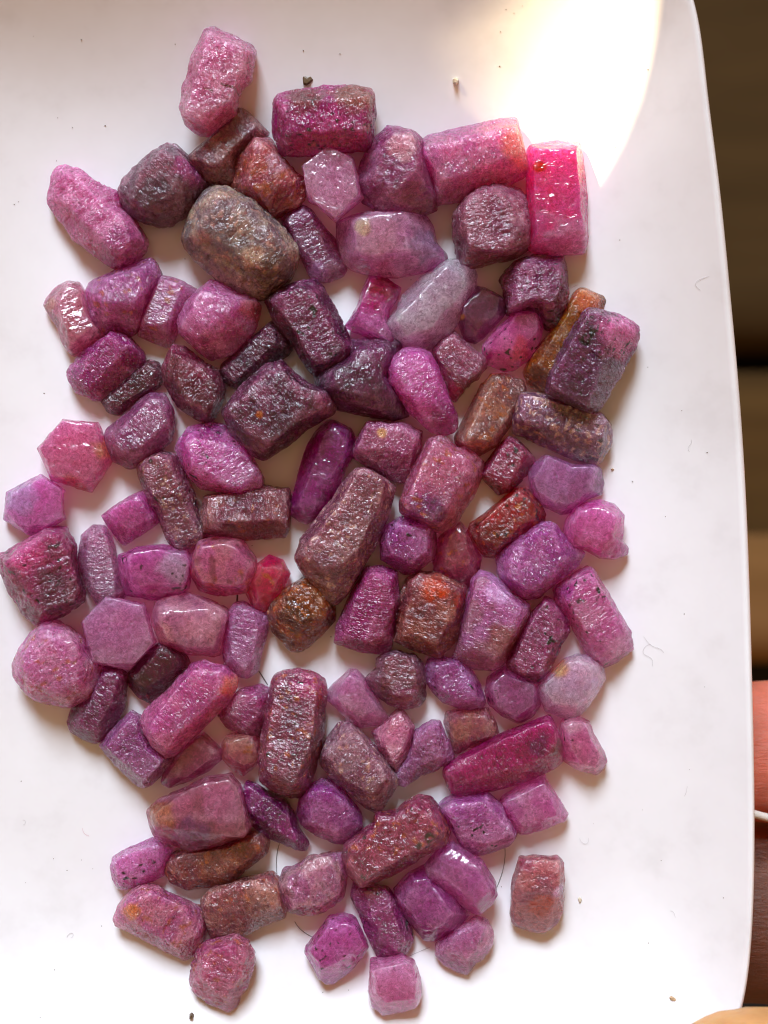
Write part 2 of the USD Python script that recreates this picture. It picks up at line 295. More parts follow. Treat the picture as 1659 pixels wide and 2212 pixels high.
# ---------------------------------------------------------------- the crystals, read off the photograph
# (region, outline, upper facet, colour, second colour, finish, extras, label)
CRYSTALS = [
('A', [(1215,190),(1270,172),(1485,260),(1510,310),(1490,470),(1430,520),(1412,600),(1395,660),(1240,785),(1180,775),(1095,720),(1072,620),(1085,500),(1112,470),(1130,340)], [(1240,230),(1440,290),(1420,480),(1350,600),(1220,700),(1130,640),(1180,420)], 'b0698f', 'c58aa6', 'm', {'ln': [(1315, 498, 1425, 522, .13, '4a2a22'), (1210, 522, 1265, 535, .11, '5a3030')]}, 'long soft pink crystal, topmost of all, notched on its right side'),
('A', [(1415,635),(1450,655),(1590,790),(1560,830),(1490,880),(1420,960),(1390,1090),(1330,1100),(1230,1060),(1120,950),(1125,920),(1300,770),(1380,700)], [(1400,660),(1500,740),(1320,950),(1260,990),(1170,920)], '6a4655', '86605f', 'r', {'b': .6}, 'dull brownish purple prism directly under the topmost pink crystal'),
('A', [(1000,858),(1050,870),(1110,930),(1235,1115),(1220,1150),(1110,1260),(1000,1320),(930,1330),(860,1310),(770,1270),(720,1190),(700,1120),(740,1060),(830,970),(920,890)], [(960,920),(1060,960),(1100,1080),(980,1190),(860,1230),(780,1150),(850,1010)], '574150', '7d6070', 'r', {'z': [(1120,1000,90,'8f4a7c')], 'h': .8}, 'dark grey purple stubby crystal left of the large grey pebble'),
('D', [(255,85),(330,105),(420,180),(535,235),(570,330),(640,390),(720,510),(700,580),(640,645),(555,690),(480,660),(300,520),(140,310),(135,270),(165,150),(205,100)], [(240,140),(330,190),(560,400),(610,520),(560,620),(440,480),(190,240)], 'b45a92', 'c576a6', 'r', {'z': [(560,560,140,'9c4a84')]}, 'large long bright pink crystal at upper left, standing apart on bare tray'),
('Z', [(555,292),(585,300),(625,360),(655,385),(660,400),(655,425),(640,445),(610,455),(585,470),(540,435),(505,415),(500,395),(510,350)], [(555,310),(590,330),(620,385),(570,420),(535,390)], 'a35d58', '8a4a5c', 'r', {'o': 1.0, 'z': [(600,350,22,'b48a98')]}, 'rusty orange and pink broken crystal above the large grey pebble'),
('D', [(1130,195),(1210,205),(1260,245),(1370,290),(1450,370),(1540,460),(1610,570),(1605,640),(1560,740),(1440,840),(1370,855),(1260,830),(1130,740),(1030,650),(960,570),(935,510),(960,420),(1010,310),(1060,240)], [(1140,260),(1250,280),(1420,430),(1500,540),(1440,640),(1330,640),(1130,510),(1030,440),(1060,320)], '736d6f', '9b927e', 'r', {'h': .85, 'p': 12, 'w': .5, 'z': [(1340,610,70,'b8a88c'),(1500,760,160,'5e4c44')]}, 'large rounded grey olive pebble, the greyest and one of the biggest'),
('B', [(120,310),(150,265),(215,235),(330,225),(430,212),(600,208),(680,230),(700,260),(712,360),(690,560),(660,580),(350,612),(200,610),(150,590),(118,450)], [(190,300),(650,285),(665,460),(180,480)], '7c2c62', '8e3a70', 'r', {'k': .5, 'z': [(300,250,120,'6a4048'),(600,250,130,'7a5550'),(420,560,200,'a83a80')]}, 'dark magenta rectangular block below the heart-shaped brown flake'),  # lower magenta zone paints light coming out through the stone
('B', [(295,702),(440,570),(588,640),(642,868),(484,1008),(325,885)], [(302,702),(385,612),(440,580),(580,645),(605,850),(490,975),(350,905),(318,820)], 'dc8cb6', 'd07cac', 's', {'up': 1.2, 'h': .6, 'p': 34, 'chips': 1, 'tilt': (0.0, 0.0), 'foot': .9}, 'pale pink upright hexagonal crystal with concentric growth rings on top'),
('B', [(790,445),(850,445),(960,470),(1000,540),(1010,620),(1085,900),(1080,920),(1000,960),(900,965),(760,945),(650,880),(625,780),(640,660),(700,540)], [(830,500),(930,520),(960,580),(960,760),(850,840),(740,720),(760,580)], '7c456b', '8d5a80', 'm', {'h': .85, 'z': [(890,560,90,'b08a94')]}, 'large purple rounded wedge with a pale cap, right of the ringed hexagon'),
('B', [(1008,520),(1060,490),(1400,410),(1470,395),(1530,400),(1560,430),(1590,560),(1620,690),(1600,730),(1500,790),(1300,830),(1240,880),(1080,900),(1060,760),(1020,640)], [(1020,570),(1430,470),(1540,450),(1560,600),(1350,690),(1060,730)], 'b06396', 'c0789e', 'm', {'z': [(1580,560,130,'d8807c')], 'h': .7}, 'large pink prism with an orange-pink right end touching the sun patch'),  # right end zone paints the sun glow into the colour
('Z', [(1142,320),(1165,311),(1200,308),(1250,312),(1258,340),(1266,420),(1270,520),(1262,540),(1200,546),(1145,535),(1140,450),(1140,370)], [(1155,330),(1240,322),(1252,420),(1256,500),(1160,505)], 'd63278', 'c84084', 's', {'z': [(1225,510,50,'bc6a96'),(1165,360,14,'a03030')], 'h': .75, 'p': 30}, 'hot pink rectangular crystal glowing in the sun patch'),  # hot pink base already holds part of the sunlit glow
('B', [(1370,795),(1480,790),(1570,820),(1625,880),(1640,960),(1650,1150),(1560,1210),(1470,1240),(1290,1285),(1215,1270),(1210,1180),(1190,1090),(1190,960),(1260,870)], [(1290,860),(1420,830),(1540,900),(1580,1080),(1480,1180),(1260,1160),(1250,980)], '74455e', '8d6175', 'r', {'h': .8, 'p': 14}, 'rounded rough mauve cube just left of the hot pink sunlit crystal'),
('E', [(140,165),(200,200),(270,300),(330,360),(395,530),(370,570),(260,615),(180,580),(100,420),(20,270),(15,245),(80,200)], [(110,195),(190,225),(300,480),(240,520),(130,400),(60,270)], '77486a', '886080', 'm', {'z': [(240,560,70,'96659a')]}, 'dim purple prism wedged right of the large grey pebble'),
('E', [(350,260),(440,225),(540,205),(700,200),(790,215),(850,225),(900,290),(930,380),(990,440),(985,480),(860,550),(690,580),(560,575),(440,540),(390,500),(355,400)], [(430,260),(560,220),(720,215),(700,380),(760,420),(620,450),(490,440),(420,330)], 'a86e9c', 'ba86ac', 's', {'z': [(580,330,150,'bd86a2'),(500,280,50,'cfa48e'),(850,370,110,'8a6c92')], 'h': .75}, 'large smooth lilac purple pointed crystal with a pale pink left facet'),
('E', [(1000,490),(1080,495),(1170,570),(1165,640),(1120,740),(1040,880),(960,980),(880,1010),(760,1010),(690,960),(640,870),(650,840),(710,760),(740,690),(850,590),(950,515)], [(1015,505),(1120,570),(1080,680),(900,880),(750,920),(690,870),(860,670)], 'a294a8', 'b6b0be', 's', {'h': .7, 'p': 34}, 'pale grey lilac long smooth crystal, with a bright straight ridge line'),
('F', [(600,60),(690,20),(800,0),(960,0),(975,100),(990,290),(960,400),(900,520),(830,545),(790,460),(700,410),(560,430),(530,300),(510,170)], [(670,70),(900,100),(910,250),(860,330),(600,340),(640,200)], '5e2f50', '7e4c6c', 'r', {'k': .5}, 'dark plum chunky crystal directly below the hot pink sunlit one'),
('F', [(330,235),(380,240),(500,310),(530,350),(525,440),(440,540),(380,600),(320,640),(240,620),(200,500),(195,400),(270,300)], [(370,265),(495,330),(480,430),(380,490),(250,450),(240,380)], '583b54', '6b4862', 's', {'p': 32, 'z': [(220,450,24,'a07030')]}, 'small dark mauve glassy crystal right of the pale grey lilac one'),
('F', [(590,430),(660,408),(740,420),(790,470),(808,540),(780,650),(700,760),(600,835),(540,845),(420,800),(380,740),(375,660),(450,570),(520,500)], [(620,450),(750,440),(770,540),(650,690),(520,700),(470,640)], 'b64084', 'c85a94', 's', {'k': .7, 'z': [(640,690,90,'d04068'),(400,740,60,'7a2a50')], 'up': .6}, 'small bright pink oval crystal with black specks, below the dark plum chunk'),
('F', [(1060,255),(1110,255),(1235,320),(1255,350),(1240,420),(1150,560),(1000,800),(860,980),(820,990),(710,930),(672,840),(690,780),(830,600),(980,390),(1010,310)], [(1060,290),(1180,330),(1100,470),(860,850),(760,830),(1000,420)], '6a3f26', '86552e', 'm', {'z': [(1130,330,110,'cc6a3c'),(760,880,110,'4e2e1c')]}, 'long brown crystal with an orange tip, partly under the big two-tone purple prism'),
('F', [(1130,400),(1180,405),(1330,440),(1440,500),(1490,545),(1498,600),(1470,690),(1430,760),(1250,1080),(1180,1140),(1120,1145),(950,1060),(840,980),(860,870),(970,640),(1080,450)], [(1140,430),(1340,530),(1300,650),(1130,1080),(870,960),(980,700)], '4c2e48', '5f3c5c', 'r', {'up': 1.6, 'k': .45, 'z': [(1380,570,170,'b0669a'),(1330,950,170,'776880'),(1250,1050,80,'776880')]}, 'big two-tone prism, dark purple with a pink upper end, rightmost of the upper pile'),
('Z', [(575,655),(600,630),(680,602),(700,625),(735,690),(762,745),(750,775),(700,800),(680,812),(655,785),(635,745),(590,690)], [(600,650),(665,622),(740,745),(690,785),(640,720)], '482640', '6a3c5a', 'r', {'up': 1.0, 'k': .3}, 'dark plum rough rectangular prism in the centre of the upper pile'),
('E', [(530,585),(620,590),(720,660),(700,720),(650,790),(640,870),(690,980),(680,995),(560,950),(440,905),(390,880),(460,770),(500,650)], [(540,620),(620,680),(600,770),(640,950),(480,870),(480,780)], '8c2a62', 'ab5690', 's', {'z': [(620,640,90,'6a2038'),(540,860,90,'b45a9c')], 'p': 30}, 'small magenta waisted crystal left of the pale grey lilac one'),
('Z', [(760,735),(840,730),(868,745),(850,790),(845,820),(880,870),(880,895),(850,905),(790,895),(720,880),(690,850),(680,810),(710,790),(755,770)], [(775,755),(840,755),(840,800),(800,860),(730,850),(730,810)], '42263c', '5c3854', 'm', {'p': 12}, 'large dark purple crystal partly covered by the bright orchid pink one'),
('Z', [(838,800),(850,770),(880,752),(905,752),(930,765),(945,790),(965,845),(988,900),(985,930),(960,935),(930,930),(885,890),(860,855),(842,830)], [(858,785),(885,765),(918,770),(938,800),(935,860),(895,860),(855,820)], 'b44a98', 'c468a8', 'm', {'up': 2.0, 'z': [(965,900,40,'7c3068')], 'p': 14}, 'bright orchid pink tapering crystal with white ridges, middle of the upper pile'),
('F', [(170,565),(220,620),(400,760),(390,820),(330,900),(250,970),(180,1060),(140,1050),(100,930),(50,800),(10,700),(60,640)], [(140,600),(380,790),(250,940),(120,860),(30,720)], '784660', '8c6072', 'r', {'b': .3, 'z': [(170,990,60,'96305e')]}, 'small rough mauve crystal right of the bright orchid pink one'),
('Z', [(1060,810),(1085,808),(1130,825),(1138,840),(1110,905),(1075,960),(1030,985),(985,955),(985,935),(1010,890),(1040,830)], [(1065,820),(1115,835),(1060,950),(1010,945),(1040,880)], '6c4c48', '866252', 'm', {'o': .7}, 'brown and grey prism with an amber streak, left of the cream-speckled sparkling one'),
('Z', [(1115,880),(1130,850),(1165,850),(1230,870),(1300,890),(1320,915),(1318,960),(1290,1000),(1260,1000),(1170,960),(1112,935),(1110,905)], [(1135,860),(1300,900),(1295,945),(1125,905)], '58364f', '80607a', 'x', {'w': 1.1, 'k': .3, 'z': [(1300,970,30,'7c6a84')]}, 'dark prism whose upper face sparkles with cream and white speckles'),
('D', [(260,765),(320,780),(355,830),(370,920),(400,990),(470,1070),(460,1100),(400,1130),(290,1195),(260,1190),(215,1120),(195,1040),(145,970),(112,910),(130,870),(190,800)], [(250,790),(310,800),(330,870),(400,1030),(300,1100),(220,980),(200,890)], 'a45c76', 'b87888', 's', {'p': 32, 'b': .2, 'z': [(130,890,50,'a86a60')]}, 'dusky rose waisted glassy crystal, leftmost of the upper pile'),
('D', [(690,640),(740,630),(770,660),(795,730),(750,830),(700,950),(660,1060),(610,1085),(540,1050),(470,1070),(400,1000),(375,880),(365,810),(390,770),(500,720),(560,690)], [(520,740),(700,700),(720,780),(640,890),(480,890),(410,840)], '934c86', 'a5629a', 'm', {'o': .1}, 'purple crystal with a pointed upper corner, touching the lower end of the long pink one'),
('D', [(800,735),(860,745),(930,770),(1010,815),(980,870),(920,1000),(880,1120),(840,1150),(670,1080),(680,1030),(740,860)], [(800,750),(930,790),(870,950),(840,1030),(700,1000),(760,850)], 'a05e8a', 'b67a9e', 'm', {'o': .15}, 'flat mauve pink slab second left of the pebble-side pink cube'),
('D', [(1090,765),(1150,770),(1230,820),(1320,850),(1385,900),(1370,980),(1340,1070),(1220,1190),(1100,1225),(1030,1180),(920,1070),(905,1000),(950,900),(1030,820)], [(1040,850),(1220,880),(1200,960),(1090,1060),(1000,1070),(950,1000)], 'a95c92', 'ba76a2', 'm', {'h': .75, 'z': [(1340,920,70,'b45c70')], 'up': .5}, 'pink rounded cube with a wrinkled upper face, just below the large grey pebble'),
('Z', [(245,715),(270,722),(305,760),(312,785),(290,805),(225,860),(200,862),(165,845),(145,810),(150,795),(180,760)], [(235,725),(270,740),(265,765),(190,835),(160,810)], '80346c', '9b4c86', 'r', {'p': 28}, 'violet magenta glossy prism at far left below the dusky rose crystal'),
('Z', [(320,778),(340,785),(352,810),(345,835),(300,865),(260,895),(235,890),(220,865),(225,845),(265,815)], [(315,790),(340,805),(330,830),(245,880),(230,865)], '3a1e2a', '54303e', 'r', {}, 'very dark slim crystal between the violet prism and the rounded plum one'),
('Z', [(375,748),(400,750),(430,775),(470,800),(485,840),(475,870),(450,915),(425,905),(385,880),(355,830),(350,795),(365,765)], [(375,770),(440,800),(470,840),(455,890),(400,860),(370,810)], '502636', '6e4052', 'r', {'b': .3, 'up': .5}, 'dark wine prism lying down right, below the pink rounded cube'),
('Z', [(585,693),(610,705),(632,745),(625,765),(560,810),(510,838),(485,825),(475,805),(480,785),(530,740)], [(580,705),(600,735),(510,820),(490,800),(540,750)], '422a3a', '5c3a4c', 'r', {}, 'dark greyish plum prism behind the largest dark ridged crystal'),
('Z', [(575,790),(610,782),(640,810),(665,830),(710,845),(725,870),(715,895),(660,925),(620,960),(575,990),(545,980),(500,930),(482,890),(490,875),(530,830)], [(598,795),(655,835),(690,855),(680,885),(570,950),(500,905),(505,870)], '44273b', '674058', 'r', {'up': 1.2, 'z': [(560,895,9,'9a5a30'),(705,868,26,'80506c')]}, 'largest dark plum crystal, with a bright ridge and an orange fleck'),
('G', [(900,220),(970,230),(1020,310),(1035,400),(1010,500),(870,640),(760,665),(680,620),(640,560),(622,480),(640,430),(760,340),(830,260)], [(890,260),(980,310),(980,400),(820,560),(720,560),(690,470)], '6c3e62', '805272', 'm', {'p': 13}, 'rounded plum crystal right of the coral-edged pink hexagon'),
('G', [(238,550),(375,383),(575,403),(660,622),(535,802),(308,735)], [(243,547),(373,395),(550,422),(603,590),(510,735),(320,705)], 'c8698f', 'bc6088', 's', {'h': .5, 'p': 36, 'chips': 1, 'foot': .92, 'z': [(600,560,60,'b86a58'),(420,770,80,'aa4a58')]}, 'pink upright hexagonal plate with coral edges, alone at the left'),
('G', [(1080,490),(1130,430),(1250,400),(1350,420),(1450,530),(1555,720),(1550,780),(1420,825),(1320,800),(1200,790),(1120,720),(1060,600),(1055,540)], [(1120,500),(1280,520),(1450,580),(1500,690),(1440,790),(1280,740),(1150,660)], 'b4529c', 'c87ab2', 'm', {'k': .45, 'z': [(1250,430,90,'8a3474')]}, 'vivid orchid pink broken crystal with black spots, left of centre'),
('G', [(238,710),(380,803),(380,965),(188,1072),(24,972),(42,815)], [(240,740),(370,810),(370,940),(280,1000),(110,1000),(50,930),(80,820)], 'b85ea2', 'c474b0', 's', {'p': 36, 'h': .6, 'chips': 1, 'z': [(130,830,110,'a67aac')]}, 'orchid pink hexagon with a lilac facet at the left edge of the photo'),
('G', [(840,805),(870,860),(940,980),(900,1020),(740,1120),(720,1110),(650,1020),(608,950),(640,920),(760,840)], [(820,840),(890,960),(760,1030),(680,970),(650,930)], '9e4486', 'ac5894', 'm', {}, 'small magenta cube below and right of the coral-edged hexagon'),
('G', [(960,575),(1050,590),(1080,680),(1150,820),(1190,960),(1225,1070),(1130,1130),(1040,1150),(980,1090),(940,960),(870,840),(820,720),(815,660),(880,610)], [(930,610),(1010,640),(1150,1050),(1050,1100),(960,930),(870,700)], '683e52', '80566a', 'x', {'k': .5, 'w': .2, 'b': .3, 'up': .5}, 'long speckled brownish mauve prism with black and gold flecks, left of centre'),
('Z', [(445,1070),(490,1062),(560,1048),(620,1055),(625,1080),(622,1140),(610,1160),(520,1165),(440,1150),(435,1110)], [(455,1075),(610,1060),(615,1120),(450,1130)], '6a3e50', '80565c', 'r', {'b': .6, 'o': .15}, 'brownish mauve horizontal block right of the long speckled prism'),
('Z', [(60,1165),(110,1140),(140,1142),(162,1180),(165,1210),(180,1280),(175,1300),(130,1330),(80,1345),(50,1325),(20,1275),(0,1225),(0,1200)], [(75,1170),(130,1150),(155,1200),(165,1285),(85,1320),(40,1260),(15,1210)], '8a3868', '7e4062', 'r', {'k': .8, 'z': [(60,1200,40,'b04a86'),(120,1280,60,'684056')]}, 'large magenta crystal peppered with black, cut by the left edge of the photo'),
('Z', [(175,1160),(200,1138),(225,1138),(242,1165),(255,1220),(270,1280),(250,1310),(210,1310),(185,1270),(168,1200)], [(190,1165),(220,1150),(245,1240),(245,1285),(205,1280),(182,1200)], '8d6484', '9e7692', 'm', {'a': .4}, 'smooth upright dusty lilac crystal right of the black-peppered magenta one'),
('Z', [(258,1200),(300,1182),(350,1178),(400,1190),(412,1210),(405,1270),(385,1285),(330,1295),(275,1285),(258,1240)], [(275,1205),(340,1190),(400,1205),(395,1265),(310,1270),(290,1245)], '8f3e7e', 'a0528e', 's', {'k': .4, 'z': [(375,1225,36,'a58aa8')]}, 'magenta crystal with a pale lilac triangular facet'),
('Z', [(430,1170),(470,1160),(520,1165),(550,1205),(555,1240),(530,1280),(470,1285),(430,1275),(412,1240),(412,1200)], [(430,1185),(500,1175),(535,1220),(520,1265),(440,1260),(425,1220)], 'a5567c', 'b0687a', 's', {'o': .4, 'b': .2}, 'rose crystal with orange edges left of the small red one'),
('Z', [(580,1200),(610,1212),(625,1240),(610,1280),(575,1320),(550,1318),(530,1280),(535,1245),(560,1215)], [(570,1220),(605,1235),(590,1275),(560,1290),(550,1250)], 'aa2c4a', 'b84452', 's', {'p': 30, 'o': .2}, 'small clear red crystal, the reddest of the pile'),
('Z', [(660,1245),(690,1260),(720,1300),(722,1340),(690,1375),(650,1408),(625,1400),(590,1360),(580,1325),(585,1305),(620,1270)], [(645,1265),(690,1280),(700,1320),(650,1340),(605,1315)], '4a2a18', '6e3e1a', 'x', {'o': 1.1, 'p': 30}, 'dark brown and rust orange glittering crystal near the centre'),
('H', [(590,238),(640,250),(720,290),(745,340),(740,440),(690,530),(640,680),(540,790),(480,835),(430,820),(360,770),(380,690),(420,540),(460,400),(520,300)], [(590,270),(700,320),(690,440),(500,740),(410,760),(540,420)], '6e2e64', '804276', 's', {'p': 14, 'a': 1.6}, 'long translucent violet purple crystal upper left of the large bronze mauve prism'),
('H', [(820,245),(960,240),(1060,260),(1140,300),(1130,400),(1060,600),(1000,600),(860,530),(740,450),(735,410),(770,330)], [(830,260),(1010,270),(1110,320),(1080,420),(930,410),(780,390)], '8a4872', 'a4688c', 'x', {'h': .75, 'z': [(905,308,34,'d8b078'),(1010,500,150,'9a4a80')]}, 'mauve cube with one round cream spot on its sparkling top'),
('H', [(1190,345),(1250,328),(1310,360),(1350,400),(1400,395),(1450,430),(1520,490),(1500,560),(1450,680),(1350,840),(1270,890),(1180,860),(1030,770),(1020,720),(1080,540),(1150,430)], [(1210,380),(1330,430),(1430,480),(1330,700),(1240,830),(1070,740),(1130,560)], 'a05a7c', 'ae6a84', 'm', {'up': .5, 'o': .2, 'z': [(1180,760,120,'6a3c62'),(1400,440,110,'bc6c8e')]}, 'large pink prism with a notched upper end and purple lower end, right of centre'),
('H', [(760,530),(830,540),(940,600),(980,650),(960,760),(900,900),(850,1010),(780,1130),(710,1260),(650,1310),(600,1305),(520,1220),(450,1140),(395,1050),(430,940),(520,830),(620,700),(690,590)], [(770,570),(900,630),(880,760),(760,1000),(620,1130),(500,1070),(480,980),(640,780)], '6c4658', '8c6872', 'x', {'up': .8, 'w': .1, 'h': .8}, 'large bronze mauve prism with a silvery glittering face at the centre of the pile'),
('H', [(1040,800),(1120,830),(1225,880),(1232,960),(1215,1050),(1120,1130),(1040,1145),(960,1090),(910,1060),(905,960),(930,870)], [(1020,850),(1160,890),(1190,990),(1090,1070),(980,1040),(950,950)], '8a4482', 'a8609e', 'm', {'k': .2, 'up': .4}, 'six-sided orchid purple crystal touching the right of the bronze mauve prism'),
('H', [(1380,842),(1420,890),(1450,960),(1500,1040),(1470,1200),(1400,1230),(1300,1170),(1220,1120),(1215,1000),(1260,920),(1320,870)], [(1370,880),(1400,930),(1440,1080),(1300,1090),(1290,960)], '6c3448', '7a4450', 's', {'h': .5, 'o': .2}, 'dull brownish red crystal lying low in a gap, left of the dark red-brown prism'),
('I', [(455,30),(500,45),(590,130),(612,180),(560,260),(470,350),(400,368),(330,300),(290,250),(320,190),(390,90)], [(450,60),(560,140),(440,320),(340,260),(400,130)], '6c2840', '82405a', 'r', {'k': .25}, 'dark crimson small prism below the brown and grey amber-streaked one'),
('I', [(680,140),(740,155),(830,195),(960,195),(1000,230),(1015,300),(1000,370),(920,400),(830,470),(770,485),(650,430),(590,340),(578,240),(620,180)], [(690,165),(840,210),(950,220),(920,370),(790,440),(660,400),(600,300)], '8d5c8c', 'a070a2', 's', {'p': 34, 'h': .6}, 'smooth lilac faceted crystal at the right edge of the pile below the speckled prism'),
('I', [(510,335),(560,340),(640,430),(672,500),(660,540),(560,600),(440,700),(370,745),(320,735),(260,670),(222,590),(240,540),(350,460),(430,390)], [(500,360),(590,430),(600,500),(380,680),(290,630),(300,540),(420,440)], '581c22', '762a2e', 'm', {'o': .3, 'k': .3, 'up': .3}, 'dark red-brown long prism, right of centre'),
('I', [(850,460),(930,425),(1000,410),(1080,435),(1140,500),(1130,650),(1170,680),(1165,720),(1080,755),(1000,745),(920,700),(830,690),(790,610),(800,530)], [(880,480),(1000,450),(1100,520),(1080,620),(950,680),(850,640),(840,560)], 'b4468c', 'c868a2', 's', {'p': 18}, 'bright pink glassy lump with a chipped foot, rightmost of the middle of the pile'),
('I', [(600,570),(670,535),(730,550),(800,640),(900,720),(860,800),(720,910),(640,980),(560,990),(450,920),(400,830),(392,740),(480,660)], [(620,600),(710,590),(800,720),(700,850),(560,920),(450,830),(480,720)], '8c4488', 'a05e98', 'm', {'up': .5}, 'purple barrel crystal between the dark red-brown prism and the bright pink lump'),
('I', [(870,840),(940,805),(970,830),(1050,960),(1100,1060),(1180,1180),(1190,1280),(1100,1360),(1010,1400),(960,1370),(880,1240),(820,1130),(740,1010),(730,940)], [(890,860),(950,850),(1090,1080),(1150,1220),(1050,1330),(950,1250),(820,1000)], 'b05892', 'c07ca4', 'm', {'k': .35, 'z': [(790,960,70,'9c4488'),(1120,1280,90,'b8789c')]}, 'long pink crystal with a rough black-spotted lower end, right edge of the pile'),
('I', [(290,835),(350,850),(470,950),(575,1030),(575,1070),(520,1200),(430,1370),(370,1410),(250,1400),(130,1350),(180,1150),(210,1000),(240,880)], [(280,880),(400,960),(530,1060),(450,1250),(340,1350),(200,1280),(230,1050)], 'a868a2', '986684', 'm', {'up': .6, 'a': .5, 'z': [(400,940,90,'bd90c4'),(430,1250,120,'8a5a62')]}, 'pale orchid tapering prism with a lilac-white upper face'),
('I', [(670,985),(720,1010),(810,1130),(820,1190),(770,1260),(700,1420),(640,1485),(580,1480),(470,1410),(445,1370),(500,1240),(590,1080)], [(660,1010),(740,1060),(760,1180),(650,1420),(540,1420),(500,1370),(600,1130)], '7a3a62', '8c5072', 'r', {'k': .2, 'up': .5}, 'plum prism between the pale orchid one and the long black-spotted pink one'),
('L', [(790,150),(860,120),(940,130),(1010,190),(1030,260),(1000,310),(930,420),(860,500),(790,490),(680,450),(640,350),(632,310),(700,240)], [(790,180),(880,160),(960,200),(970,310),(880,420),(730,400),(680,310)], 'c4a0b8', 'baa2c0', 's', {'p': 30, 'z': [(760,200,60,'c09068')]}, 'palest crystal, pinkish white with an amber corner, lower right of the pile'),
('Z', [(790,1228),(820,1225),(858,1240),(862,1290),(845,1400),(835,1410),(780,1405),(725,1385),(728,1350),(765,1270)], [(800,1240),(840,1245),(845,1300),(810,1385),(745,1375),(775,1280)], '86366c', '9a4c7e', 'r', {'a': .7}, 'upright magenta prism left of the brown-red barrel'),
('Z', [(905,1238),(950,1240),(1005,1270),(1005,1300),(985,1380),(945,1420),(900,1405),(850,1380),(852,1350),(865,1290),(880,1255)], [(905,1250),(985,1275),(975,1330),(940,1390),(870,1370),(885,1290)], '6a3a40', '8c5c54', 'r', {'b': .3, 'z': [(935,1275,30,'a8482e'),(995,1300,20,'8a3a34')]}, 'brown-red barrel crystal with an orange glow at its upper end'),
('J', [(270,380),(330,375),(400,410),(480,480),(530,580),(595,650),(590,720),(540,810),(420,875),(330,860),(200,840),(140,770),(85,690),(80,620),(120,530),(190,440)], [(290,430),(400,470),(480,600),(460,740),(330,790),(190,740),(140,640),(190,520)], 'b36c9e', 'c28cac', 'm', {'o': .3, 'p': 14}, 'large rounded pale pink lump at lower left edge of the pile'),
('J', [(488,380),(638,230),(852,274),(918,492),(768,655),(560,608)], [(498,372),(638,245),(835,288),(888,490),(765,642),(560,602)], 'a86c9a', 'b67ea6', 's', {'h': .5, 'p': 36, 'chips': 1, 'up': .8, 'foot': .9}, 'matt lilac pink upright hexagon above the darkest crystal'),
('J', [(940,250),(1000,220),(1110,205),(1240,250),(1340,300),(1355,340),(1320,480),(1300,570),(1260,580),(1110,560),(960,500),(930,440),(910,380),(915,310)], [(960,320),(1280,300),(1330,340),(1260,520),(1120,520),(1000,460)], '96607e', 'b2788c', 's', {'p': 34, 'z': [(960,450,70,'b88088')]}, 'glassy greyish rose block with a shiny striped facet'),
('J', [(1400,265),(1450,262),(1530,310),(1590,350),(1585,440),(1550,560),(1530,660),(1470,705),(1400,690),(1340,640),(1325,560),(1340,400),(1370,290)], [(1400,300),(1500,320),(1530,420),(1500,560),(1450,640),(1380,580),(1370,420)], '9a6092', 'ae78a6', 'm', {'a': .5}, 'upright ridged lilac crystal below the small red one'),
('J', [(950,500),(1010,530),(1100,580),(1125,640),(1060,700),(960,800),(900,855),(830,820),(770,760),(755,690),(800,630),(880,550)], [(970,530),(1080,610),(960,720),(880,780),(800,710)], '2c0e1a', '421c2e', 'm', {}, 'darkest crystal, almost black maroon, under the lilac hexagon'),
('J', [(610,650),(700,655),(755,690),(745,780),(735,880),(690,970),(620,1060),(580,1090),(500,1070),(420,1030),(398,970),(430,880),(520,810),(570,730)], [(620,690),(700,700),(660,850),(560,1020),(460,990),(540,860)], '5c284a', '70385e', 'r', {'p': 13}, 'dark plum long crystal below the large pale pink lump'),
('J', [(1130,630),(1200,615),(1330,650),(1395,710),(1405,760),(1350,860),(1250,960),(1130,1080),(1050,1160),(980,1175),(900,1110),(860,1030),(840,950),(870,890),(1000,780)], [(1150,670),(1300,690),(1330,760),(1180,920),(1000,1090),(900,1010),(920,920)], 'a04c86', 'b4628e', 'm', {'up': 1.8, 'z': [(1370,770,80,'dc6c62')]}, 'large deep pink leaning prism with a coral tip, lower left'),
('J', [(780,912),(840,940),(850,1000),(900,1100),(1030,1180),(990,1230),(950,1290),(870,1357),(820,1357),(740,1280),(650,1180),(592,1110),(650,1040),(720,970)], [(780,940),(830,1000),(960,1200),(860,1310),(720,1210),(640,1110)], '784274', '8b5686', 'x', {}, 'glittering purple block under the coral-tipped leaning prism'),
('Z', [(440,1585),(475,1620),(478,1640),(450,1665),(400,1690),(370,1700),(350,1690),(355,1665),(395,1610)], [(430,1595),(465,1630),(400,1680),(365,1675),(400,1620)], '7d425e', '905a68', 's', {}, 'dusky wine crystal tucked right of the glittering purple block'),
('Z', [(520,1490),(560,1480),(585,1490),(580,1540),(560,1590),(530,1590),(490,1570),(470,1545),(480,1520)], [(520,1505),(560,1500),(555,1550),(530,1575),(490,1545)], '86446e', '9a627e', 'm', {}, 'dull rose crystal between the coral tip and the big brown-flecked prism'),
('Z', [(490,1590),(530,1580),(560,1590),(562,1620),(555,1650),(525,1675),(505,1665),(480,1635),(480,1605)], [(495,1605),(540,1595),(548,1640),(520,1655),(495,1630)], '88505a', 'a06a62', 's', {'o': .3}, 'small brownish glassy crystal left of the big brown-flecked prism'),
